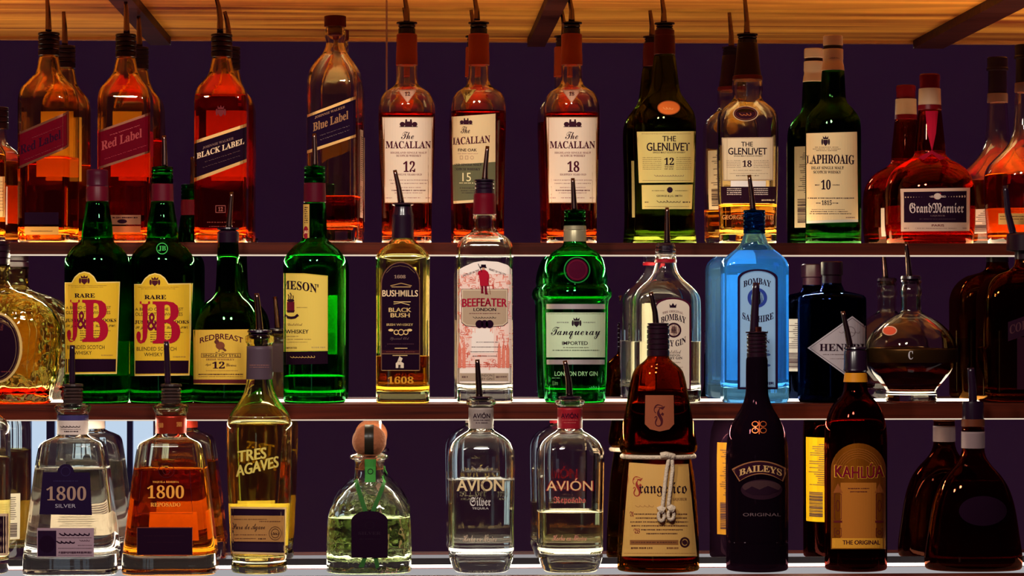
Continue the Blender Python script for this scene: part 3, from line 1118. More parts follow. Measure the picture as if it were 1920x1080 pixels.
b.label('label', [([(1510, 250), (1607, 247), (1609, 416), (1512, 419)], (196, 188, 170)), ([(1510, 250), (1607, 247), (1609, 411), (1512, 414)], (222, 192, 140))],
        crest(1548, 264, 15, 20, (66, 44, 50)) +
        [LN(1528, 1572, 275.5, 1.1, (110, 80, 66)), LN(1524, 1576, 278.8, 1.1, (110, 80, 66)), LN(1530, 1570, 282, 1.1, (110, 80, 66)),
         T("LAPHROAIG", 1511.5, 289.5, 1602, 307, INK, 'serif', arc=1.5), T("ISLAY SINGLE MALT", 1521, 312, 1582, 317.5, INK, 'serif'), T("SCOTCH WHISKY", 1525, 320, 1577, 325.5, INK, 'serif'),
         T("10", 1539.5, 337, 1557.5, 355.5, INK, 'serif'), LN(1528, 1537, 346, 2, (90, 66, 60), .95), LN(1561, 1574, 346, 2, (90, 66, 60), .95), LN(1514, 1602, 370.5, 2.2, (96, 70, 60)),
         T("1815", 1540.5, 375.5, 1559.5, 384.5, INK, 'serif'), LN(1530, 1539, 380, 2, (90, 66, 60), .95), LN(1561, 1572, 380, 2, (90, 66, 60), .95), LN(1522, 1584, 392.5, .9, (110, 80, 66), 1),
         LN(1520, 1590, 396, 1.6, (96, 70, 60)), LN(1518, 1596, 400, 1.6, (96, 70, 60)), LN(1586, 1604, 407, 2.4, (150, 120, 100))])
b.back_label(262, 420, 0.95, (214, 196, 160))

# round-shouldered orange liqueur
b = Bottle('liqueur_bottle', 'squat bulbous amber red liqueur bottle with dark framed label and red ribbon', 1744, 1,
           [(142, 14), (200, 18), (206, 21), (240, 25), (268, 28), (290, 29.5), (299, 38), (308, 54), (319, 68), (335, 78), (352, 83), (372, 84.5), (420, 84), (440, 82), (456, 80)],
           glass('amber_glass', (0.82, 0.36, 0.20)), ruby, 284, bottom=0.011)
wax = pbr('red_wax_cap', (112, 12, 22), 0.35)
b.turned('cap', [(139, 17), (141, 19), (150, 19.3), (152, 18.6), (164, 18.8), (166, 18)], wax)
b.turned('neck_label', [(166, 18), (166.5, 20.5), (197, 21.3), (198, 20)], pbr('neck_paper', (206, 172, 136), 0.5))
b.turned('neck_band', [(197, 20.2), (197.5, 21.8), (206, 22.3), (207, 21)], wax)
b.label('neck_print', [], [LN(1727, 1762, 175, 2.2, (110, 70, 60)), T("1", 1741, 178, 1744, 185, (90, 40, 40), 'serif'), LN(1727, 1762, 188, 2.2, (120, 70, 60)), SCRIBBLE(1730, 1758, 192, 2, (110, 60, 50), .8)], off=0.0022)
b.label('ribbon', [([(1735, 208), (1759, 208), (1755, 250), (1747.5, 284), (1739, 250)], (166, 14, 34)), ([(1720, 296), (1747, 282), (1774, 296), (1762, 300), (1747, 288), (1732, 300)], (140, 12, 28))], off=0.0008)
b.label('label', [([(1688, 354), (1819, 352), (1818, 433), (1689.5, 434)], (206, 166, 140)), ([(1694.5, 360), (1812.5, 358), (1812, 417), (1695, 417)], (40, 18, 30))],
        [PG(EL(1758, 368, 7, 6, 14), (206, 180, 160)), STROKE([(1752, 373), (1764, 362)], 3, (130, 20, 30)), SCRIBBLE(1744, 1752, 368, 4, (180, 150, 140), 1), SCRIBBLE(1764, 1772, 368, 4, (180, 150, 140), 1),
         T("GrandMarnier", 1705, 380, 1807, 399.5, (206, 180, 168), 'fraktur'), T("LIQUEUR", 1744.5, 403, 1772, 406.5, (120, 92, 90), 'serif'), LN(1724, 1792, 410, 1.4, (90, 66, 70)),
         T("PARIS", 1747, 420.5, 1770, 424.6, (120, 20, 30), 'bold'), LN(1716, 1794, 427.5, 1.2, (150, 110, 96)), LN(1695, 1704, 427, 2.4, (150, 110, 96)), LN(1805, 1813, 427, 2.4, (150, 110, 96))])
b.back_label(383, 438, 0.8, (230, 210, 190))

# long-necked cognac at the right edge
b = Bottle('cognac_bottle', 'long necked bulbous cognac bottle at the right picture edge, top shelf', 1924, 1,
           [(88, 14), (150, 18), (180, 19.5), (225, 22), (249, 25), (262, 29), (275, 36), (293, 53), (311, 70), (326, 76.5), (345, 78), (420, 74), (456, 70)], warm_clear, cognac, 328)
b.turned('cap', [(84, 18), (86, 20), (104, 20), (106, 21.5), (110, 21.5), (111, 18), (154, 18.5), (155, 17)], dark_cap)
b.turned('neck_label', [(155, 18.5), (156, 20), (173, 20.5), (174, 19.3)], pbr('old_neck_paper', (120, 80, 64), 0.5))
b.label('label', [(R(1872, 400, 1960, 421), (190, 140, 70))], [LN(1875, 1920, 405, 1.6, (90, 50, 30)), LN(1875, 1920, 410, 1.6, (90, 50, 30))])
b.back_label(385, 432, 1.15, (232, 206, 190))

# ================================================================== MIDDLE SHELF
cut = glass('cut_amber_glass', (0.98, 0.93, 0.66), bump=0.8, bscale=70.0)
b = Bottle('whisky_bottle', 'broad cut glass whisky decanter bottle with oval dark label at the left picture edge', -6, 2,
           [(464, 20), (490, 23), (500, 24.5), (512, 23), (530, 24), (540, 30), (548, 52), (558, 78), (572, 98), (590, 112), (612, 119.5, 4, .6), (650, 119, 4, .6), (700, 113, 4, .6), (740, 103, 4, .6), (755, 101, 4, .6)],
           cut, whisky_red, 735, n=4, depth=0.6, bottom=0.012)
b.ridged('cap', 452, 500, 24, dark_cap, 3)
b.label('label', [([(x, y) for x, y in EL(-8, 652, 50, 67, 40)], (206, 170, 100)), (EL(-8, 652, 45, 63, 40), (92, 60, 34)), (EL(-8, 652, 42, 60, 40), (30, 10, 20))],
        [LOOP(EL(-8, 652, 39, 57, 40), 1.2, (120, 90, 60)), LN(2, 20, 696, 2, (120, 44, 40), .6), T("B", 0, 608, 6, 620, (110, 50, 40), 'script')])
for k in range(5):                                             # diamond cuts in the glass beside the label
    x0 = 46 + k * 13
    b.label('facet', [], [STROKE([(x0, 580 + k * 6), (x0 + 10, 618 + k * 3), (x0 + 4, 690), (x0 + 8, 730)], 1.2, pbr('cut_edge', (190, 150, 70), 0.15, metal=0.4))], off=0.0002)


# two green blends with yellow labels
def jb(cx, label, sx, ox, dy, cap):
    b = Bottle('whisky_bottle', label, cx, 2,
               [(324, 13), (376, 19), (380, 21), (400, 24), (416, 27), (438, 29), (448, 29.5), (455, 33), (464, 45), (474, 53), (486, 59), (500, 60.5), (756, 60)],
               green_gl, green_liq, 418)
    redcap = pbr('brick_red_cap', (84, 8, 26), 0.4)
    if cap:
        b.turned('cap', [(318, 18), (320, 20.3), (324, 20), (326, 20.4), (330, 20), (346, 20), (348, 20.6), (350, 20)], pbr('maroon_cap', (64, 8, 28), 0.35))
        b.turned('cap_band', [(350, 20), (351, 20.5), (377, 21), (378, 20)], redcap)
    else:
        p = b.ridged('pourer', 313, 344, 20, green_gl_cap, 3)
        b.spout([(308, 314), (308, 285), (307, 254)], p)
        b.turned('cap_band', [(345, 19.5), (346, 20.5), (377, 21), (378, 20)], redcap)

    def X(x):
        return ox + (x - 126.7) * sx

    def t(s, x0, y0, x1, y1, *a, **k):
        return T(s, X(x0), y0 + dy, X(x1), y1 + dy, *a, **k)
    Yl, red, dk = (222, 176, 36), (164, 14, 36), (46, 24, 30)
    lo = X(121.5)
    base = [(lo, 529.5), (X(134), 529.5), (X(140), 519), (X(148), 512), (X(158), 509), (X(168), 511.5), (X(176), 518), (X(182), 528.5), (X(225), 528), (X(219), 701), (lo + 1, 702)]
    base2 = [(lo + .5, 531), (X(135), 531), (X(141), 521), (X(149), 514), (X(158), 511), (X(167), 513.5), (X(175), 520), (X(181), 530.5), (X(223.5), 530), (X(217.5), 699), (lo + 1.5, 700)]
    lines = [LN(X(128), X(200), 535 + dy, .8, (150, 110, 40)), LN(X(134), X(194), 538 + dy, .8, (150, 110, 40))]
    for k in range(5):
        lines.append(LN(X(150), X(208 - 6 * k), 619.5 + dy + k * 4.4, 1.4, (90, 60, 30)))
    b.label('label', [([(x, y + dy) for x, y in base], (236, 206, 120)), ([(x, y + dy) for x, y in base2], Yl), ([(lo + 2, 673 + dy), (X(217.5), 673 + dy), (X(217), 697 + dy), (lo + 2, 698 + dy)], (38, 14, 26))],
            crest(X(158), 524.5 + dy, 19, 18, (90, 30, 34)) + lines +
            [t("RARE", 139.5, 550, 178, 558, dk, 'serif'), t("A BLEND OF THE FINEST", 123.5, 574, 208, 579.5, (90, 60, 30)), t("OLD SCOTCH WHISKIES", 123.5, 583, 207, 589, (90, 60, 30)),
             t("JUSTERINI & BROOKS", 122.5, 597.5, 218, 604.5, dk, 'serif'), t("St James's Street London SW1", 124, 608, 215.5, 615, dk, 'script'),
             t("BLENDED SCOTCH", 126, 647.5, 196, 654.5, dk), t("WHISKY", 139, 658, 172, 665, dk), LN(X(190), X(212), 665 + dy, 2.4, (170, 130, 50))])
    b.label('monogram', [], [t("J", 125.5, 562, 149.5, 641, red, 'serif'), t("&", 145, 584, 163, 617, (120, 10, 40), 'serif'), t("B", 154, 562, 203, 641, red, 'serif')], off=0.0009, note='large red monogram letters')
    b.back_label(640, 705, 0.8, (214, 170, 40))
    return b


green_gl_cap = glass('green_bottle_thread', (0.12, 0.42, 0.18), rough=0.05)
jb(182, 'green whisky bottle with yellow label and maroon screw cap, no pour spout', 1.0, 126.7, 0, True)
b = jb(304, 'green whisky bottle with yellow label and metal pour spout, beside the maroon capped one', 1.065, 257, 3, False)
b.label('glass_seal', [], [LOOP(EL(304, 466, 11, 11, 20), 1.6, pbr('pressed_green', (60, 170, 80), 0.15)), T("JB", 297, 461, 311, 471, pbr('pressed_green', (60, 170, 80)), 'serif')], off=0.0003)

# pot still whiskey
b = Bottle('whisky_bottle', 'dark round shouldered whiskey bottle with pale yellow label showing a small bird', 427.5, 2,
           [(434, 13), (456, 19), (470, 20), (520, 22), (548, 24), (556, 29), (566, 42), (578, 53), (592, 61), (608, 65), (622, 66), (756, 66)], dkgreen_gl, green_liq, 600)
p = b.turned('pourer', [(426.5, 8), (427, 20), (430, 20.5), (432, 14), (433, 18), (436, 20.5), (455, 20), (456, 18)], MATS['black_rubber'])
b.spout([(429, 427), (431, 400), (434, 360)], p)
YL2 = (216, 172, 60)
b.label('label', [([(362, 618.5), (466, 617.5), (465, 721), (363, 720.5)], YL2), ([(362.3, 711.5), (466, 711.5), (465, 719), (363, 718.5)], (110, 40, 34))],
        [T("REDBREAST", 375, 625.5, 455.5, 636, (96, 18, 34), 'bold', arc=8),
         PG(EL(413, 648, 8.5, 7.5, 20), (130, 70, 40)), PG(EL(406.5, 641, 4.5, 4.5, 14), (110, 56, 34)), PG([(401, 641), (404, 639.5), (404, 643)], (90, 50, 30)), PG([(418, 650), (425, 657), (422, 659), (414, 653)], (110, 60, 40)),
         STROKE([(411, 655), (410, 660)], 1.2, (90, 50, 30)), STROKE([(404, 660.5), (420, 660.5)], 1.2, (110, 70, 40)),
         LOOP(R(377, 662.5, 451.5, 670.5), .9, (120, 60, 40)), T("SINGLE POT STILL", 380, 664.3, 449, 668.8, (80, 30, 34), 'bold'), T("IRISH WHISKEY", 386, 672.3, 440, 675.6, (140, 90, 50), 'serif'),
         T("12", 398, 678, 421.5, 691, (60, 14, 34), 'serif'), T("Aged", 385, 681, 396, 687, (90, 40, 40), 'script'), T("Years", 424, 681, 443, 687, (90, 40, 40), 'script'), LN(386, 446, 694.5, .9, (150, 100, 50), 1),
         LN(372, 456, 701, 2, (90, 44, 34), .95), LN(372, 456, 705.5, 1, (130, 80, 40))])

# green Irish whiskey with yellow label turned left
b = Bottle('whisky_bottle', 'green whiskey bottle with yellow label turned to the left and striped red neck', 590, 2,
           [(318, 13), (344, 18), (380, 20), (385, 21), (420, 22.5), (446, 23.5), (452, 27), (460, 37), (470, 47), (480, 54), (492, 58), (505, 59), (640, 59), (756, 58)],
           glass('bright_green_glass', (0.18, 0.70, 0.30)), green_liq, 702)
p = b.ridged('pourer', 312, 344, 20, green_gl_cap, 3)
b.spout([(590, 313), (590, 285), (589, 250)], p)
b.turned('cap_band', [(343, 19), (344, 20.5), (379, 21), (380, 20)], pbr('wine_band', (76, 10, 26), 0.3))
b.label('neck_label', [(R(568.5, 383, 580, 446), (190, 150, 70)), (EL(573.5, 436, 5, 12), (140, 24, 34))], [LN(571, 577, y, 2.2, (90, 56, 30)) for y in range(388, 420, 4)] + [T("J&S", 569.5, 432, 578, 439, (230, 190, 140), 'bold')], off=0.0012)
b.label('label', [([(531.5, 512), (570, 512.5), (614.7, 517), (614.7, 658), (532, 659.5)], (206, 180, 70)), ([(532, 514), (570, 514.5), (613, 519), (613, 656.5), (532, 657.5)], (224, 192, 84)), ([(532, 660), (614.7, 658.5), (614.7, 682), (532, 684)], (36, 18, 20))],
        [T("JAMESON'", 505, 526, 597, 545, INK, 'serif', arc=4, slope=.07, clip=(532, 613)), PG(R(538, 566, 552, 582), (110, 14, 30)), PG([(537, 582), (553, 582), (551, 586), (539, 586)], (70, 20, 30)),
         PG(EL(545, 563.5, 7, 3, 12), (60, 24, 30)), STROKE([(541, 562), (542, 556), (540, 552)], 1.8, (60, 24, 30)), STROKE([(545, 561), (546, 553), (544, 549)], 1.8, (60, 24, 30)), STROKE([(549, 562), (550, 557), (549, 554)], 1.8, (60, 24, 30)),
         STROKE([(534, 591), (540, 595), (546, 596), (553, 595), (559, 590)], 5, (50, 20, 34)), LN(556, 576, 576, 1.2, (150, 120, 60)),
         T("Triple Distilled", 518, 606, 567, 612.5, (120, 80, 50), 'script', clip=(532, 613)), T("IRISH WHISKEY", 510, 618, 578.5, 625.3, INK, 'bold', clip=(532, 613)), LN(534, 560, 630, 1.4, (150, 120, 60)), LN(533, 584, 635.5, 1.4, (150, 120, 60)),
         LN(538, 576, 641, 1.2, (150, 120, 60)), T("IMPORTED", 536.5, 650.5, 556.5, 654, (110, 80, 50), 'bold'), LN(584, 610, 650, 3, (190, 160, 90)), SCRIBBLE(545, 590, 669, 3.5, (190, 150, 80), 1)])
b.back_label(553, 665, 0.85, (226, 196, 90))

# black-labelled arched bottle
bm_gl = glass('champagne_glass', (0.985, 0.97, 0.74))
b = Bottle('whisky_bottle', 'clear bottle with tall arched black label and gold lettering, quarter full of gold whiskey', 755.3, 2,
           [(384, 13), (446, 18), (451, 23), (458, 31), (467, 41), (476, 48), (484, 50.5, 5), (600, 50, 5), (735, 50, 5), (756, 50.5, 5)], bm_gl, whisky_pale, 667, n=5, depth=0.85, bottom=0.014)
p = b.turned('pourer', [(380, 6), (381, 19), (384, 20.5), (387, 14), (388, 17), (397, 18), (402, 20), (405, 20.5), (408, 20.3), (447, 21), (448, 19)], MATS['black_rubber'])
b.spout([(752, 381), (748, 355), (740, 319)], p)
BK, TAN = (28, 12, 24), (222, 184, 120)
b.label('label', [(ARCH(714.5, 491, 787.5, 695, 532), (120, 80, 50)), (ARCH(716, 493, 786, 695, 533), BK), (R(716, 656.5, 786, 663), (74, 30, 24)), (R(716, 663, 786, 664), (150, 110, 70)), (R(716, 694, 786, 695), (190, 140, 80))],
        [T("1608", 739, 515.5, 760.5, 522, (150, 120, 100), 'serif'), STROKE([(732, 536), (752, 531), (772, 536)], 1.6, (170, 130, 80)), STROKE([(734, 538), (770, 538)], 1.4, (200, 160, 100)),
         STROKE([(724, 512), (735, 501), (750, 498), (766, 501), (778, 512)], .9, (120, 90, 60)),
         T("BUSHMILLS", 717, 544, 783.5, 556, (240, 206, 160), 'bold'), STROKE([(738, 566), (770, 566)], 1.4, TAN), STROKE([(738, 570), (752, 567.5), (768, 572)], 1.2, TAN),
         T("BLACK", 729, 577, 771, 585, TAN, 'black'), T("BUSH", 732.5, 587, 768, 595, TAN, 'black'), T("IRISH WHISKEY", 725, 606.5, 774.5, 611, TAN, 'bold'),
         LOOP(EL(743, 623, 5, 5, 14), 1.6, TAN), LOOP(EL(752, 623, 6, 6, 14), 1.6, TAN), LOOP(EL(761, 623, 5, 5, 14), 1.6, TAN), PG(EL(733, 619, 5, 2.5, 10), TAN), PG(EL(768, 619, 5, 2.5, 10), TAN),
         T("Special Old", 731, 632, 767, 639, (110, 84, 84), 'script'), LN(726, 776, 644, 2.2, (84, 52, 60)), STROKE([(740, 653), (764, 653)], 1.4, TAN), LN(724, 778, 659, 1.6, (120, 60, 44)),
         PG([(742, 690), (742, 681), (748, 676), (757, 681), (757, 690)], (216, 196, 170)), PG([(745, 678), (749, 668), (755, 672), (752, 679)], (216, 196, 170)), PG(R(747, 684, 751, 690), BK), STROKE([(736, 666.5), (764, 666.5)], 1.2, TAN)])
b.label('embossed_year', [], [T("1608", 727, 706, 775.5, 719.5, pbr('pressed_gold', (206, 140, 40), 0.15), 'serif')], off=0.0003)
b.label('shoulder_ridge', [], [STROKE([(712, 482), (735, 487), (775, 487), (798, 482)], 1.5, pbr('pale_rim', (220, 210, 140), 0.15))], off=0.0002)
b.back_label(500, 650, 0.55, (226, 210, 140), bars=False)

# square London gin with pink engraved label
b = Bottle('gin_bottle', 'square clear gin bottle with pink engraved label, red figure and red capsule', 908.5, 2,
           [(348, 14), (402, 19), (405, 21.5), (428, 22), (434, 25), (440, 33), (447, 43), (456, 50), (466, 52.5, 7), (510, 52, 7), (735, 52, 7), (756, 52.5, 7)], clear, spirit, 600, n=7, depth=0.85, bottom=0.016)
p = b.ridged('pourer', 341, 364, 18.5, MATS['black_rubber'], 2, flange=19.5)
b.spout([(909, 337), (910, 318), (914, 274)], p)
b.turned('capsule', [(363, 19), (364, 20.5), (366, 20.3), (370, 21), (374, 20.6), (402, 22), (403, 20)], pbr('crimson_capsule', (96, 8, 24), 0.3))
pk, pk2 = (226, 128, 104), (206, 84, 64)
eng = []
for i in range(430):
    x, y = random.uniform(859, 955), random.uniform(512, 684)
    if 880 < x < 930 and 618 < y < 665:
        continue
    k = random.random()
    c_ = random.choice((pk, pk, pk2, (240, 160, 140)))
    if k < .45:
        eng.append(STROKE([(x, y), (x + random.uniform(-1, 1), y + random.uniform(4, 11))], random.uniform(.8, 2), c_))
    elif k < .75:
        eng.append(LOOP(EL(x, y, random.uniform(1.5, 5), random.uniform(2, 5), 10), .8, c_))
    else:
        eng.append(STROKE([(x, y), (x + random.uniform(4, 12), y + random.uniform(-1, 1))], random.uniform(.7, 1.8), c_))
for x in (862, 870, 936, 944, 952):
    eng.append(PG([(x - 3, 690), (x - 3, 655), (x, 640), (x + 3, 655), (x + 3, 690)], pk))
for y in (683, 686.5):
    eng.append(LN(858, 959, y, 2, pk2, .95))
b.label('label', [([(857, 507), (872, 499), (888, 492), (906, 489), (934, 491), (952, 497), (960, 505), (960, 718), (857, 718)], (244, 226, 214)), ([(858, 514), (959, 514), (959, 690), (858, 690)], (242, 206, 192)), (R(884, 616, 926, 662), (244, 228, 216))],
        eng + [LN(893, 934, 641, 1.4, (90, 50, 50)), LN(884, 940, 650, 1.4, (90, 50, 50)), LN(882, 936, 659, 1.4, (90, 50, 50)), LN(886, 932, 667, 1.4, (90, 50, 50)),
               T("DISTILLED IN THE", 868, 510, 898, 514, (90, 40, 44), 'bold', slope=-.35), T("HEART OF THE CITY", 917, 508, 949, 512, (90, 40, 44), 'bold', slope=.35)])
b.label('name_panel', [([(865, 541.5), (952.5, 541.5), (952.5, 605), (944, 611.5), (908, 614), (873, 611.5), (865, 605)], (96, 74, 66)), ([(866, 542.5), (951.5, 542.5), (951.5, 604), (943.5, 610.3), (908, 612.8), (874, 610.3), (866, 604)], (214, 190, 160)), ([(868, 544.5), (949.5, 544.5), (949.5, 603), (942.5, 608.5), (908, 611), (875, 608.5), (868, 603)], (176, 150, 122))],
        [T("BEEFEATER", 866.8, 559, 950.5, 574.5, (158, 16, 42), 'black', arc=1.2), T("LONDON", 888, 577.3, 930, 583.5, INK, 'black'), LN(880, 938, 587, 1.8, (130, 90, 76)), SCRIBBLE(888, 930, 595, 3.2, INK, .9)] +
        [PG(EL(x, 607.5, 7.5, 7.5, 18), (44, 14, 30)) for x in (899, 908.5, 918)], off=0.0008)
rd = (168, 20, 36)
b.label('figure', [], [PG(R(902, 496, 911, 501.5), (30, 14, 24)), PG(R(899.5, 500, 912, 501.8), (30, 14, 24)), PG(EL(906, 503.5, 2.8, 2.8, 10), (206, 150, 120)),
                       PG([(898, 508), (903, 506), (910, 506), (915, 510), (917.5, 517), (914.5, 520), (915.5, 536), (900.5, 536), (902, 519), (895, 513)], rd), PG([(902, 536), (906, 536), (904.5, 544), (907.5, 550), (902, 550)], (120, 14, 30)),
                       PG([(908, 536), (912.5, 536), (911.5, 544), (915.5, 552), (909.5, 552)], (120, 14, 30)), STROKE([(896.5, 494.5), (904, 511)], 1.1, (40, 16, 26)), STROKE([(914, 519), (919.5, 552)], .9, (130, 60, 50))], off=0.0014, note='small figure in red coat and black hat holding a staff')
b.label('strength_panel', [(R(862, 699.5, 953.5, 714.5), (190, 168, 146)), (R(863, 700.5, 952.5, 713.5), (176, 152, 128))], [T("LONDON", 896, 701.6, 923, 706, INK, 'sans'), T("DRY GIN", 898, 708.2, 923, 712.6, INK, 'sans'), LN(866, 877, 705, 3.6, (120, 90, 80)), STROKE([(926, 701), (926, 713)], .8, INK), LN(930, 950, 705, 3.6, (120, 90, 80))], off=0.0009)
b.back_label(515, 720, 0.72, (240, 214, 200), bars=False)

# bell-shouldered green gin
b = Bottle('gin_bottle', 'emerald green gin bottle with round red seal and white label with script lettering', 1078, 2,
           [(398, 14), (444, 19), (452, 21), (460, 23), (465, 29), (472, 41), (483, 50), (497, 56), (512, 60), (526, 61.5), (533, 60.5), (540, 66), (549, 69), (556, 68.5), (562, 64), (569, 62.5), (600, 62), (690, 60), (745, 57.5), (756, 57)],
           tanq_gl, green_liq, 540, bottom=0.013)
p = b.ridged('pourer', 394, 424, 20, green_gl_cap, 3)
b.spout([(1077, 395), (1076, 372), (1074, 334)], p)
b.turned('collar', [(423, 19), (424, 21), (431, 21.3), (432, 20.6), (434, 21.3), (453, 21.8), (454, 20.5)], pbr('grey_collar', (150, 140, 112), 0.35, metal=0.4))
b.label('seal', [(EL(1082, 506, 20.5, 20.5, 36), (84, 6, 28))], [LOOP(EL(1082, 506, 25, 25, 40), 2.4, pbr('emerald_rim', (30, 120, 50), 0.12)), LOOP(EL(1082, 506, 18, 18, 36), .9, (120, 20, 40))], off=0.0012)
sil = foil((206, 190, 190))
WG = (196, 214, 176)
b.label('label', [(R(1024.5, 570, 1134.5, 579.5), sil), ([(1024, 586), (1135, 586), (1134.5, 670), (1024.5, 670)], WG), (R(1024.8, 674.3, 1133.8, 683.3), sil)],
        crest(1081, 604, 17, 19, (60, 50, 50)) + [LN(1044, 1066, 603.5, 2.2, (140, 146, 126)), LN(1093, 1116, 603.5, 2.2, (140, 146, 126)),
         T("Tanqueray", 1033, 613, 1125.5, 635.5, (22, 20, 22), 'script'), T("IMPORTED", 1054, 640, 1102, 646.8, INK, 'bold'), LN(1056, 1104, 651, 1.5, (110, 116, 90)), LN(1036, 1124, 656, 1.7, (96, 110, 84)), LN(1026, 1133, 588, .8, (110, 120, 90), 1)])
b.label('lower_print', [], [T("LONDON DRY GIN", 1040, 696.5, 1120.5, 704.8, (150, 200, 140), 'bold'), LN(1035, 1050, 708, 1.8, (110, 170, 110)), T("1Litre", 1036, 714, 1046, 722, (110, 160, 100)), SCRIBBLE(1106, 1118, 726, 4, (60, 190, 100), 1.3)])

# flat-shouldered clear dry gin
b = Bottle('gin_bottle', 'clear flat shouldered dry gin bottle with arched cream label edged in maroon', 1248, 2,
           [(458, 16), (462, 19.5), (466, 18), (470, 20), (474, 18.3), (478, 20), (482, 18.5), (487, 20), (492, 19.5), (510, 23.5), (524, 33), (535, 46), (545, 56), (555, 62), (566, 64.5, 4.5, .6), (600, 65, 4.5, .6), (735, 64.5, 4.5, .6), (756, 64, 4.5, .6)],
           clear, spirit, 640, n=4.5, depth=0.6, bottom=0.015)
p = b.turned('pourer', [(455, 6), (456, 15), (459, 17), (460, 15), (475, 14)], MATS['black_rubber'])
b.spout([(1251, 456), (1251, 425), (1251, 389)], p)
b.turned('neck_band', [(486, 19), (487, 20.6), (492, 20.8), (493, 19.5)], pbr('red_band', (150, 20, 34), 0.4))
C2 = (212, 194, 174)
b.label('label', [(ARCH(1228, 558, 1295.5, 732, 575), (84, 16, 36)), (ARCH(1231, 561, 1292.5, 729, 577), C2)],
        [PG([(1256, 577), (1255, 569.5), (1258.5, 573), (1261.8, 568), (1265, 573), (1268.5, 569.5), (1267.5, 577)], INK), T("THE ORIGINAL", 1242, 581.5, 1281, 586, (130, 96, 90), 'serif', arc=4),
         T("BOMBAY", 1239, 588, 1286, 600.5, INK, 'serif', arc=7.5), PG(EL(1263.5, 619, 14, 14, 26), (60, 16, 30)), PG(EL(1263.5, 619, 10.8, 10.8, 24), (190, 160, 140)), PG([(1258, 624), (1259, 615), (1263, 611), (1268, 614), (1267, 619), (1270, 626)], (120, 84, 76)),
         T("DRY GIN", 1241, 638, 1286, 650, INK, 'serif', arc=-8), T("Distilled", 1247, 656, 1277, 663, (90, 60, 60), 'script'), T("LONDON", 1250, 664.3, 1275, 668, INK, 'bold'), T("DRY GIN", 1251, 669, 1279.5, 673.8, INK, 'serif'),
         SCRIBBLE(1256, 1276, 679, 2.4, (130, 96, 84), .8), SCRIBBLE(1262, 1280, 688, 2.2, (150, 120, 110), .8), LN(1240, 1284, 712, 1.4, (170, 140, 126))])
b.back_label(568, 728, 0.42, (240, 234, 206), bars=False, centre=math.pi / 2 + 0.35)

# pale blue gin
b = Bottle('gin_bottle', 'glowing pale blue rectangular gin bottle with arched panel and navy lettering', 1414.5, 2,
           [(398, 14), (436, 19), (441, 20.5), (456, 26), (468, 36), (478, 48), (486, 56), (493, 60), (502, 62, 6, .65), (560, 62, 6, .65), (740, 62, 6, .65), (756, 61, 6, .65)],
           blue_gl, glass('blue_gin', (0.70, 0.88, 1.0), ior=1.35), 470, n=6, depth=0.65, bottom=0.018)
p = b.ridged('pourer', 394, 438, 20.5, glass('blue_thread', (0.10, 0.22, 0.42), rough=0.08), 5)
b.spout([(1412, 395), (1410, 370), (1405, 328)], p)
nv = (24, 16, 60)
b.label('label', [(ARCH(1383, 504.5, 1458.5, 730, 522), (36, 22, 60)), (ARCH(1387.5, 508, 1454, 726, 525), (116, 160, 206)), (ARCH(1389, 510, 1452.5, 724.5, 526), (146, 186, 224))],
        [T("BOMBAY", 1394, 521, 1445.5, 533, nv, 'serif', arc=6.5), PG(EL(1420, 558.5, 18.5, 18.5, 30), (36, 64, 150)), PG(EL(1420, 558.5, 12, 13, 24), (150, 190, 228)), PG(EL(1420, 556, 5, 6, 14), (60, 80, 150)), PG([(1411, 569), (1414, 561), (1426, 561), (1429, 569)], (60, 80, 150)),
         T("SAPPHIRE", 1392, 592, 1450.5, 604.5, nv, 'serif', arc=-7), T("Distilled", 1404, 620, 1440, 628, nv, 'script'), T("LONDON", 1404, 630, 1438, 635, nv, 'bold'), T("DRY GIN", 1400, 637, 1443, 644, nv, 'serif'), LN(1400, 1442, 657, 3, (80, 104, 160)),
         PG(EL(1439, 665, 6, 2.5, 12), (60, 90, 150)), LN(1404, 1440, 676, 2.4, (80, 104, 160)), PG(EL(1439, 685, 6, 2.5, 12), (60, 90, 150)), LN(1404, 1440, 694, 2, (80, 104, 160)), LN(1428, 1451, 716, 6, (50, 60, 110), .9)])
b.back_label(512, 722, 0.6, (150, 200, 240), bars=False)

# apothecary-style dark gin
b = Bottle('gin_bottle', 'near black round apothecary gin bottle with silver diamond label', 1560, 2,
           [(494, 15), (534, 18.5), (539, 21), (545, 24), (549, 40), (553, 57), (558, 63), (566, 64), (740, 64), (756, 63)], navy_gl, inky, 575)
b.turned('stopper', [(490, 18), (492, 20.5), (515, 20.5), (517, 18), (536, 18)], dark_cap)
b.label('label', [([(1514, 652.5), (1598, 592.5), (1622.8, 611), (1622.8, 694), (1598, 713)], (176, 166, 170)), ([(1518, 652.5), (1598, 595.5), (1622.5, 614), (1622.5, 691), (1598, 710)], (110, 100, 104)), ([(1519.5, 652.5), (1598, 597), (1622.3, 615.5), (1622.3, 689.5), (1598, 708)], (170, 158, 160))],
        [T("HENDRICK'S", 1536.6, 644, 1668, 658.5, (50, 30, 34), 'serif', clip=(1530, 1622)), LN(1543, 1612, 664, 1.8, (120, 100, 100), .7), LN(1556, 1612, 672, 1.4, (130, 110, 110), .5), LOOP(EL(1594, 622, 10, 10, 18), 1, (120, 100, 100)), SCRIBBLE(1574, 1612, 622, 5, (130, 110, 110), .8)])
b.back_label(598, 700, 1.2, (206, 204, 200))

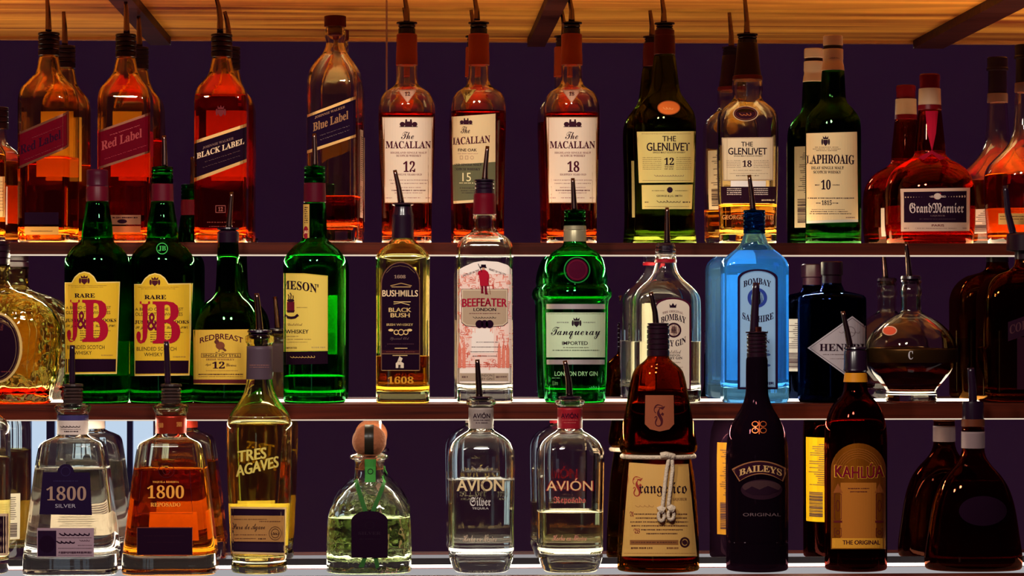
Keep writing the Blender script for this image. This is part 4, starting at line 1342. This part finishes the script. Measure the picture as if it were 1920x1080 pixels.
# globe decanter
b = Bottle('liqueur_bottle', 'clear globe shaped liqueur bottle with dark gold band on a round foot, half full', 1708, 2,
           [(517, 16), (524, 18), (529, 20), (533, 18.5), (539, 19), (545, 20.5), (551, 20.5), (556, 18.5), (575, 18.5), (584, 20), (590, 29), (599, 45), (612, 62), (628, 76), (645, 84), (660, 86), (678, 84), (697, 75), (714, 61), (726, 50), (733, 46), (736, 46.5), (738, 48), (756, 48)],
           warm_clear, inky, 676, bottom=0.018)
p = b.turned('pourer', [(517, 7), (518, 18.5), (523, 20), (524, 15), (532, 15)], MATS['black_rubber'])
b.spout([(1705, 519), (1703, 492), (1699, 454)], p)
b.sleeve('gold_band', 653, 679, pbr('dark_gold_band', (74, 48, 22), 0.28, metal=0.8), off=0.0008, label='dark gold metal band')
b.label('band_letter', [], [T("C", 1703, 658, 1712, 674, (190, 180, 180), 'serif')], off=0.0016)
b.label('medallion', [(EL(1668, 620, 14, 9, 24), (196, 150, 120)), (EL(1668, 620, 12, 7.5, 24), (200, 76, 40))], off=0.0005)

# square orange liqueur in the dark at the right edge
b = Bottle('liqueur_bottle', 'square dark brown liqueur bottle in shadow at the right picture edge, middle shelf', 1925, 2,
           [(440, 15), (480, 20), (500, 24), (506, 32), (514, 56), (528, 74), (548, 85), (566, 88, 6), (740, 88, 6), (756, 87, 6)], brown_gl, inky, 636, n=6, depth=0.75, bottom=0.012)
b.turned('cap', [(436, 18), (438, 34), (441, 37), (470, 37), (472, 22), (486, 22), (487, 20)], dark_cap)
b.spout([(1900, 440), (1890, 400), (1885, 348)], b.root, 7, 5, MATS['black_rubber'])
b.label('label', [([(1890, 604), (1990, 568), (1990, 606), (1890, 640)], (52, 24, 28)), (R(1907, 632, 1990, 730), (56, 20, 18))], [T("COINTREAU", 1893, 594, 1985, 611, (90, 52, 50), 'serif', slope=-.36)])

# ================================================================== LOWEST ROW
b = Bottle('tequila_bottle', 'clear liquor bottle with dark label cut off by the left picture edge, lowest row', -34, 3,
           [(740, 20), (765, 24), (776, 32), (786, 44), (800, 51), (815, 53.5), (900, 54), (1000, 53), (1067, 50)], clear, straw, 855, bottom=0.016)
b.turned('cap', [(716, 20), (718, 26), (760, 26), (761, 22)], dark_cap)
b.label('label', [(R(-84, 963, 17, 1042), (210, 180, 150)), (R(-84, 968, 14, 1037), (40, 18, 34))])
b.back_label(940, 1030, 0.8, (226, 216, 190))


# two square pyramidal tequilas
def pyramid(cx, label, gl, liq, level, neck, spout_pts, lean):
    b = Bottle('tequila_bottle', label, cx, 3,
               [(756, 24), (759, 31), (764, 33), (770, 32), (776, 29), (779, 28), (800, 28), (815, 28.5), (819, 33), (824, 45), (829, 55), (836, 60, 6), (850, 63, 6), (900, 70, 6), (1000, 82, 6), (1050, 87.5, 6), (1067, 88, 6)],
               gl, liq, level, n=6, depth=0.78, bottom=0.022, wall=0.004)
    p = b.turned('pourer', [(719, 7), (720, 19), (724, 20), (726, 15), (728, 18), (731, 19.5), (734, 17), (737, 19.5), (740, 17), (743, 19.5), (746, 17), (749, 19.5), (752, 18), (756, 18), (764, 17)], pbr('smoky_stopper', (52, 36, 34), 0.25))
    b.spout(spout_pts, p, 6.0, 5.0, MATS['black_rubber'])
    return b


b = pyramid(137, 'clear pyramid shouldered tequila bottle with navy label', clear, spirit, 875, None, [(135.6, 720), (135.6, 690), (135.6, 647)], 0)
b.sleeve('neck_label', 787, 814, pbr('pale_neck_paper', (206, 184, 174), 0.5), off=0.0006)
b.sleeve('neck_band', 778, 787.5, pbr('violet_band', (60, 50, 96), 0.45), off=0.0008)
b.label('neck_print', [], [SCRIBBLE(113, 150, 799, 4, (70, 50, 50), 1.0), LN(114, 152, 804.5, .8, (110, 80, 80), 1), LN(120, 147, 808, 2, (70, 50, 50), .95)], off=0.0011)
NV = (28, 24, 58)
b.label('label', [(ARCH(108, 870, 138.5, 890, 885), NV), ([(80.3, 885), (168.5, 886), (172.5, 966), (73.7, 964.5)], NV)],
        [T("1800", 87, 912, 161.5, 938.5, (150, 118, 100), 'fraktur'), T("SILVER", 103.5, 945, 142, 952, (160, 150, 160)), LN(100, 146, 901, 2, (50, 44, 84)), LOOP(EL(123, 884, 9, 9, 18), .8, (52, 46, 88))])
b.label('lower_label', [(R(69.5, 990, 176, 1044), (150, 122, 132)), (R(71, 995, 105.5, 1043), (38, 24, 50)), (EL(88, 1020, 15, 16), (26, 14, 34))],
        [SCRIBBLE(113, 168, 1001, 5.5, (40, 22, 34), 2.2), SCRIBBLE(108, 140, 1016, 4.5, (40, 22, 34), 2.2), LN(108, 172, 1008, .8, (90, 66, 76), 1), LN(146, 172, 1022, 1, (100, 76, 84)), SCRIBBLE(150, 168, 1013, 3, (90, 60, 70), .7), LN(109, 173, 1027.5, .8, (90, 66, 76), 1), LN(110, 172, 1034, 4, (80, 54, 64), .9), LN(109, 173, 1040.5, .8, (90, 66, 76), 1)])
b.back_label(970, 1010, 0.62, (214, 196, 180))
b = pyramid(321, 'amber filled pyramid shouldered tequila bottle with orange lettering and dark lower label', warm_clear, orange_liq, 876, None, [(315, 720), (314, 690), (312, 640)], 0)
b.sleeve('neck_label', 779, 812, pbr('copper_red_foil', (150, 40, 24), 0.3, metal=0.5), off=0.0006)
b.label('neck_print', [], [T("1800", 296, 793, 306, 802, (206, 130, 60), 'serif'), T("1800", 331, 791, 341, 800, (206, 130, 60), 'serif')], off=0.0012)
og = (226, 150, 56)
b.label('print', [], [T("1800", 276, 910, 345, 934.5, og, 'fraktur'), T("TEQUILA RESERVA", 286, 902, 335.5, 906, og, 'serif'), T("REPOSADO", 282, 942.5, 338.5, 950, og, 'serif'), LOOP(EL(312, 882, 15, 14, 26), .9, (70, 24, 20)), LOOP(EL(312, 883, 7, 7, 18), .9, (90, 34, 24)),
                      STROKE([(266, 884), (258, 963), (361, 963), (356, 884)], .9, (70, 24, 20))], note='orange lettering printed on the glass')
b.label('lower_label', [(R(256.5, 988.5, 361, 1041), (120, 60, 40)), (R(257.5, 990, 360, 1040), (34, 12, 24))], [LN(270, 346, 1004, 2, (50, 22, 30)), LN(276, 340, 1016, 2, (50, 22, 30))])
b.back_label(965, 1020, 0.6, (170, 110, 40), bars=False)

# tall round agave tequila
b = Bottle('tequila_bottle', 'tall round pale gold tequila bottle with jagged yellow lettering and tan label', 486.7, 3,
           [(628, 22), (631, 26.5), (640, 27), (645, 24), (648, 23), (712, 24), (724, 26), (738, 30), (752, 38), (765, 47), (780, 57), (795, 60.5), (812, 61.5), (900, 59.5), (990, 55.5), (1040, 53), (1050, 50), (1058, 53), (1067, 52)],
           glass('pale_lime_glass', (0.985, 0.975, 0.80)), straw, 794, bottom=0.020)
p = b.turned('pourer', [(618, 6), (619, 22), (623, 23), (625, 17), (628, 20), (634, 20), (636, 16)], MATS['black_rubber'])
b.spout([(487, 620), (485, 590), (481, 550)], p, 7, 4.5)
b.sleeve('neck_label', 649, 711, pbr('plum_neck_foil', (74, 56, 66), 0.45), off=0.0007)
b.label('neck_print', [], [LN(465, 508, 684, 1.6, (140, 96, 84)), LN(465, 508, 688, 1.2, (140, 96, 84))], off=0.0012)
yl = (214, 190, 90)
b.label('print', [], [T("TRES", 446, 842, 499, 863, yl, 'black', slope=-.14), T("AGAVES", 443, 864, 522, 885, yl, 'black', slope=-.24)], note='jagged yellow lettering printed on the glass')
b.label('label', [([(432, 950), (537, 951.5), (534.5, 1040.5), (433, 1038)], (214, 176, 120)), ([(433, 953.5), (534, 955), (533, 1036.5), (434, 1034)], (44, 24, 44)), ([(433.5, 966.5), (533, 967), (532.5, 1016), (434, 1015)], (176, 124, 66)), ([(434, 1018), (532, 1019), (531.5, 1033), (434.5, 1031.5)], (56, 38, 58))],
        [T("Puro de Agave", 435.5, 982, 497, 997, (60, 26, 24), 'script'), LN(438, 500, 973, 1.6, (130, 84, 44)), LN(486, 528, 977, 1.6, (110, 66, 36)), LN(438, 500, 1002, 1.6, (120, 74, 40)), LN(440, 480, 1009, 1.6, (110, 66, 36)), LN(484, 498, 1009, 2.4, (90, 50, 30)),
         LOOP(EL(516, 1000, 12, 13, 22), 1.1, (110, 70, 36)), LOOP(EL(516, 1000, 8, 9, 18), 1.1, (90, 54, 30)), SCRIBBLE(510, 522, 1000, 5, (90, 54, 30), .9)])
b.back_label(945, 1025, 0.95, (220, 200, 130))

# round-corked squat tequila with ribbon
b = Bottle('tequila_bottle', 'squat rounded tequila bottle with ball cork, green ribbon and black hang label', 692.5, 3,
           [(851, 30), (854, 36), (859, 35.5), (863, 28), (870, 26.5), (896, 27), (904, 31), (914, 42), (926, 54), (940, 65), (955, 73), (968, 76.5), (985, 78), (1067, 80)],
           rippled, green_sp, 968, n=3.2, depth=0.82, bottom=0.014, wall=0.0035)
for p_ in ():
    pass
ball = [(827 - 31 * math.cos(a), max(0.4, 32 * math.sin(a))) for a in np.linspace(0.02, math.pi * 0.86, 18)]
ck = b.turned('cork', ball + [(862, 13), (880, 22), (881, 18)], MATS['cork'], )
b.label('cork_strip', [], [], off=0.001) if False else None
V = []
bs = b.s
for side_ in range(1):
    pass
st = []
for i, a in enumerate(np.linspace(0.15, math.pi * 0.83, 14)):
    y, r = 827 - 31.6 * math.cos(a), 32.6 * math.sin(a) * bs
    for x in (-8.5, -4, 0, 4, 8.5):
        xx = x * bs
        st.append((xx, -math.sqrt(max(r * r - xx * xx, 1e-7)), b.z(y)))
fs = [(i * 5 + j, i * 5 + j + 1, i * 5 + j + 6, i * 5 + j + 5) for i in range(13) for j in range(4)]
mesh('cork_strip', st, fs, b.root, [pbr('strip_film', (36, 30, 22), 0.3)], True)['label'] = 'dark strip over the cork'
gr = (44, 104, 38)
b.label('neck_strip', [([(683.5, 861), (705, 861), (704.5, 904), (684, 904)], (60, 140, 54))], [LOOP(EL(694.5, 884, 5.5, 5.5, 16), 1.4, (24, 56, 26)), LN(688, 701, 895, 2, (24, 56, 26))], off=0.0008)
b.label('ribbon', [([(663, 902), (670, 897), (690, 960), (681, 960)], gr)], off=0.0014)
b.label('ribbon', [([(719, 899), (726, 903), (703, 960), (694.5, 960)], gr)], off=0.0014)
b.label('ribbon_knot', [([(716, 893), (722, 888), (727, 905), (719, 904)], (56, 130, 46))], off=0.0016)
b.label('ribbon_tail', [([(680, 1046), (688, 1046), (682, 1064), (672, 1064)], gr)], off=0.0012)
b.label('ribbon_tail', [([(700, 1046), (708, 1046), (712, 1062), (705, 1067)], gr)], off=0.0012)
b.label('hang_label', [(ARCH(658.7, 958, 727, 1046, 976), (26, 14, 26))], [T("SILVER", 672, 997, 714, 1003, (52, 38, 50), 'serif'), LN(674, 712, 1010, 2, (44, 32, 42)), LOOP(EL(693, 985, 9, 7, 16), .8, (44, 32, 42))], off=0.002)
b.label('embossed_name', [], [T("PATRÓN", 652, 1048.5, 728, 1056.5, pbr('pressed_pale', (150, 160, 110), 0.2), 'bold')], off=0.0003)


# two square-shouldered clear tequilas
def avion(cx, label, level, liq, neck, name, col, type_, tcol, y0):
    b = Bottle('tequila_bottle', label, cx, 3,
               [(749, 24), (751, 28), (757, 28), (760, 24), (762, 22.5), (803, 22.5), (808, 25), (814, 36), (822, 48), (832, 57), (845, 62), (860, 63, 3.6), (1000, 61, 3.6), (1030, 61, 3.6), (1035, 58.5, 3.6), (1040, 60.5, 3.6), (1058, 55, 3.6), (1067, 51, 3.6)],
               clear, liq, level, n=3.6, bottom=0.022, wall=0.0035)
    b.sleeve('neck_label', 764, 803, neck, off=0.0006)
    return b


def avion_cap(b, cx, pts):
    p = b.turned('pourer', [(742, 6), (743, 20), (746, 22), (748, 18), (752, 18), (754, 15)], MATS['black_rubber'])
    b.spout(pts, p, 6.5, 4.2)


b = avion(902, 'clear square shouldered tequila bottle with grey neck label, three quarters full', 897, spirit, pbr('grey_neck_foil', (140, 124, 118), 0.4), 0, 0, 0, 0, 0)
avion_cap(b, 902, [(899, 744), (897, 710), (895, 674)])
tg = (226, 198, 146)
b.label('neck_print', [], [T("AVIÓN", 887, 773, 919, 784, (60, 44, 46), 'bold'), LN(888, 919, 787, 1.4, (90, 70, 70)), LN(892, 915, 792, 1.4, (90, 70, 70))], off=0.0012)
b.label('emblem', [], [STROKE([(884, 874), (893, 880), (900, 876), (907, 880), (916, 874)], 2, (120, 110, 100)), SCRIBBLE(890, 911, 879, 4, (190, 180, 170), 1)])
b.label('name_print', [], [T("AVIÓN", 856.5, 893, 945, 921, tg, 'bold')], note='gold lettering printed on the glass')
b.label('type_print', [], [T("Silver", 881, 932, 920, 949, (206, 196, 186), 'fraktur'), T("TEQUILA", 885.5, 951.3, 916, 955.8, (220, 210, 200), 'bold')])
b.label('origin_print', [], [T("Hecho en México", 867.5, 1002, 931, 1016, (206, 180, 150), 'script')])
b = avion(1068.5, 'clear square shouldered tequila bottle with red neck label, half full', 957, glass('pale_reposado', (0.99, 0.96, 0.78), ior=1.35), pbr('red_neck_foil', (140, 22, 34), 0.4), 0, 0, 0, 0, 0)
avion_cap(b, 1068, [(1068, 742), (1066, 712), (1059, 676)])
b.label('neck_print', [], [T("AVIÓN", 1052, 773, 1084, 784, (70, 14, 24), 'bold'), LN(1054, 1084, 787, 1.4, (190, 90, 80)), LN(1057, 1080, 792, 1.4, (190, 90, 80))], off=0.0012)
b.label('name_print', [], [T("AVIÓN", 1024, 896, 1112, 921, (150, 24, 30), 'black')], note='gold lettering edged in red')
b.label('type_print', [], [T("Reposado", 1038, 931, 1098, 946, (206, 96, 84), 'fraktur')])
b.label('origin_print', [], [T("Hecho en México", 1035.5, 1002, 1100, 1014, (206, 130, 110), 'script')])
b.label('gold_print', [], [T("AVIÓN", 1025, 897, 1111, 920, (232, 190, 130), 'sans')], off=0.0008)  # gold faces of the letters over their red edge

# monk-shaped liqueur with rope belt
b = Bottle('liqueur_bottle', 'brown friar shaped liqueur bottle with white rope belt and tall gold label', 1234, 3,
           [(614, 14), (666, 20), (672, 21.5), (680, 30), (688, 40), (696, 46), (712, 51), (760, 60), (800, 67), (825, 71.5), (838, 73), (846, 71), (852, 64), (860, 62), (868, 63), (900, 68), (960, 73), (1020, 76), (1067, 77)],
           brown_gl, glass('hazelnut_liqueur', (0.42, 0.11, 0.03), ior=1.36), 757, depth=0.78, n=2.01)
p = b.ridged('pourer', 610, 668, 21, dark_cap, 5, flange=20)
b.spout([(1230, 607), (1228, 585), (1220, 548)], p, 6, 4.5)
b.label('crest_label', [([(1210, 741), (1263, 741), (1264, 795), (1255, 805), (1237, 809), (1219, 805), (1209, 795)], (140, 74, 42))], [T("F", 1226, 758, 1247, 800, (84, 30, 22), 'fraktur')], off=0.0006)
lines = []
for k, (x0, x1) in enumerate(((1189, 1289), (1192, 1288), (1182, 1290), (1184, 1289), (1202, 1280), (1212, 1270))):
    lines.append(LN(x0, x1, 963 + k * 7.3, 2.4, (96, 54, 34), .92))
b.label('label', [([(1179.5, 867), (1235, 871), (1290.7, 870), (1307, 1043), (1165.7, 1043)], pbr('old_gold_paper', (206, 156, 84), 0.5))],
        lines + [T("F", 1186, 893, 1205, 931, (150, 50, 34), 'fraktur'), T("rangelico", 1198, 904, 1288, 931, (40, 20, 24), 'fraktur'), T("LIQUEUR", 1261, 933.5, 1288, 939.5, (120, 76, 44), 'serif'), SCRIBBLE(1192, 1226, 948, 5, (176, 124, 66), 1.1),
                 T("A", 1180.5, 959, 1188.5, 969, (130, 36, 30), 'fraktur'), T("W", 1188, 991, 1200, 1000.5, (130, 36, 30), 'fraktur'), PG(R(1181, 1012.5, 1272, 1021.5), (140, 88, 40)), LN(1184, 1268, 1016, 2.2, (96, 54, 30)),
                 PG(EL(1284, 1017, 9.5, 10, 22), (70, 34, 26)), LOOP(EL(1284, 1017, 6, 6.5, 18), 1.6, (190, 140, 70)), LN(1183, 1223, 1026, 3.6, (110, 66, 36)), LN(1250, 1272, 1026, 3.6, (130, 80, 44)), LN(1170, 1304, 1037, .9, (150, 96, 44), 1)])
rope = pbr('white_rope', (206, 184, 160), 0.8, bump=0.8, bscale=500)
zr = b.z(855)
h = np.interp(zr, b.zs, b.hw)
ringp = [Vector(((h + 0.003) * math.cos(a), (h * 0.78 + 0.003) * math.sin(a), zr)) for a in np.linspace(0, 2 * math.pi, 61)]
Vv, Ff = tube_mesh(ringp, [0.0026] * 61, 10)
rp = mesh('rope_belt', Vv, Ff, b.root, [rope], True)


def cord(name, pts, r, parent):
    w = [b.hit([x], [y], 0.0042)[0] for x, y in pts]
    q = []
    for i in range(len(w) - 1):
        for k in range(6):
            q.append(Vector(w[i]).lerp(Vector(w[i + 1]), k / 6))
    q.append(Vector(w[-1]))
    V_, F_ = tube_mesh(q, [r] * len(q), 10)
    return mesh(name, V_, F_, parent, [rope], True)


cord('cord', [(1255, 857), (1250, 880), (1246, 915), (1242, 952)], 0.0023, rp)
cord('cord', [(1260, 857), (1261, 880), (1257, 915), (1253, 950)], 0.0023, rp)
cord('knot', [(1239, 855), (1248, 853), (1264, 857)], 0.0040, rp)
for kx, ky in ((1240, 958), (1258, 956)):
    cord('knot', [(kx - 5, ky), (kx, ky - 3), (kx + 5, ky)], 0.0046, rp)
    pts = [(kx + 5.5 * math.sin(a), ky + 10 - 9 * math.cos(a)) for a in np.linspace(0.3, 2 * math.pi - 0.3, 9)]
    cord('loop', pts, 0.0021, rp)
b.back_label(880, 1030, 0.6, (180, 130, 70), bars=False)

# dark cream liqueur
b = Bottle('liqueur_bottle', 'near black cream liqueur bottle with arched maroon name banner', 1419, 3,
           [(634, 13), (668, 18), (674, 20), (735, 21), (750, 24), (765, 30), (783, 41), (800, 49), (822, 55.5), (850, 58), (880, 58.5), (1014, 58), (1017, 57), (1020, 58), (1067, 58)], black_gl, inky, 700)
p = b.ridged('pourer', 626, 670, 19, dark_cap, 5, flange=21)
b.spout([(1414, 622), (1415, 590), (1418, 530)], p, 8.5, 6.5, MATS['black_rubber'])
b.turned('spout_ring', [(612, 6), (613, 9), (622, 9), (623, 7)], MATS['copper_spout'], p)
top = [(1372 + i * 105 / 14, 864 + 15.5 * ((i - 7) / 7) ** 2) for i in range(15)]
bot = [(1386 + i * 82 / 14, 889 + 14 * ((i - 7) / 7) ** 2) for i in range(15)][::-1]
b.label('name_banner', [(top + bot, (150, 96, 56)), ([(x * .955 + 1424 * .045, y + 2) for x, y in top] + [(x * .955 + 1424 * .045, y - 2) for x, y in bot], (58, 20, 24))],
        [T("BAILEYS", 1386, 872, 1466, 884.5, (206, 160, 100), 'serif', arc=-0.1 and 9)])
b.label('oval_scene', [(EL(1428, 918, 39, 19, 30), (58, 32, 34)), (EL(1428, 913, 36, 12, 30), (84, 56, 50))], [PG([(1396, 920), (1410, 912), (1424, 918), (1440, 911), (1462, 920), (1440, 928), (1410, 928)], (46, 26, 28))])
b.label('print', [], [T("ORIGINAL", 1393, 962, 1464, 968, (120, 96, 96), 'sans'), STROKE([(1376, 1017.5), (1398, 1017.5)], 1, (150, 130, 140)), STROKE([(1456, 1017.5), (1476, 1017.5)], 1, (150, 130, 140))])
cu = pbr('copper_mark', (206, 96, 44), 0.35, metal=0.5)
b.label('monogram', [], [LOOP(EL(1416, 795, 6.5, 5.5, 18), 1.4, cu), LOOP(EL(1416, 807, 6.5, 5.5, 18), 1.4, cu), LOOP(EL(1431, 795, 6.5, 5.5, 18), 1.4, cu), LOOP(EL(1431, 807, 6.5, 5.5, 18), 1.4, cu), STROKE([(1423.5, 789), (1423.5, 814)], 1.4, cu)], note='copper double letter mark')
b.back_label(840, 1020, 0.95, (190, 130, 40))

# coffee liqueur
b = Bottle('liqueur_bottle', 'dark red brown coffee liqueur bottle with orange arched label and amber neck band', 1604, 3,
           [(660, 14), (714, 21), (720, 22), (732, 23), (742, 29), (756, 41), (770, 49), (786, 54), (805, 57.5), (830, 58.5), (1067, 58)], glass('cola_glass', (0.40, 0.07, 0.05)), inky, 800)
p = b.turned('pourer', [(650, 7), (651, 21), (654, 22), (656, 19), (660, 21.5), (690, 22), (694, 23), (697, 21.5)], MATS['black_rubber'])
b.spout([(1594, 652), (1588, 620), (1580, 584)], p, 6.5, 4)
b.sleeve('neck_band', 699, 716, pbr('amber_band', (206, 130, 24), 0.4), off=0.0010)
Kl, Kd = pbr('orange_foil', (188, 104, 24), 0.34, metal=0.75), (110, 34, 20)
arcs = [STROKE([(1609.5 + r * math.cos(a), 890 - r * 1.05 * math.sin(a)) for a in np.linspace(0.25, math.pi - 0.25, 15)], .9, (160, 90, 24)) for r in (30, 34, 38, 42, 46)]
cols = []
for x0 in (1564, 1642):
    for y0, y1 in ((926, 974), (990, 1006)):
        cols.append(LOOP(R(x0, y0, x0 + 14, y1), 1, Kd))
    cols += [LOOP(EL(x0 + 7, 948, 4, 11, 14), 1.1, Kd), LOOP(EL(x0 + 7, 998, 4, 4, 12), 1.1, Kd), PG(R(x0 - 1, 976, x0 + 15, 980), Kd), PG([(x0 - 2, 924), (x0 + 7, 906), (x0 + 16, 924)], (150, 80, 24))]
b.label('label', [(ARCH(1558, 831, 1661, 1029.5, 880), Kl), (R(1576, 905, 1643, 1009), (176, 104, 26)), (R(1560, 1009, 1659.5, 1028), (214, 146, 36))],
        arcs + cols + [T("KAHLÚA", 1565, 868, 1658, 898, (226, 160, 40), 'black', arc=-3), LN(1590, 1630, 915, 2, (110, 50, 24)), LN(1594, 1626, 921, 2, (110, 50, 24)), T("THE ORIGINAL", 1580, 1013, 1650, 1021, (84, 24, 20), 'black')])
b.label('name', [], [T("KAHLÚA", 1566, 869, 1657, 897, (124, 14, 26), 'bold', arc=-3)], off=0.0009)
b.back_label(830, 995, 1.25, (226, 176, 24))

# dark decanter in the right corner
b = Bottle('liqueur_bottle', 'dark triangular decanter bottle in shadow, lower right corner', 1824, 3,
           [(786, 16), (798, 20), (806, 21), (842, 21), (856, 24), (872, 34), (892, 52), (915, 66), (950, 77), (1000, 85), (1050, 91), (1067, 90)], glass('umber_glass', (0.56, 0.16, 0.08)), inky, 900, depth=0.7, n=2.3)
p = b.turned('pourer', [(752, 8), (753, 19), (758, 20), (786, 20), (788, 18)], MATS['black_rubber'])
b.spout([(1824, 755), (1823, 725), (1820, 690)], p, 8, 7, MATS['black_rubber'])
b.turned('collar', [(785, 18), (786, 21.5), (799, 22), (800, 20)], pbr('brown_collar', (96, 44, 24), 0.5))
b.sleeve('neck_label', 809, 840, pbr('ash_neck_paper', (132, 108, 108), 0.5), off=0.0006)
b.label('emblem', [(EL(1843, 958, 45, 28, 36), (26, 6, 10))], [], off=0.0004)
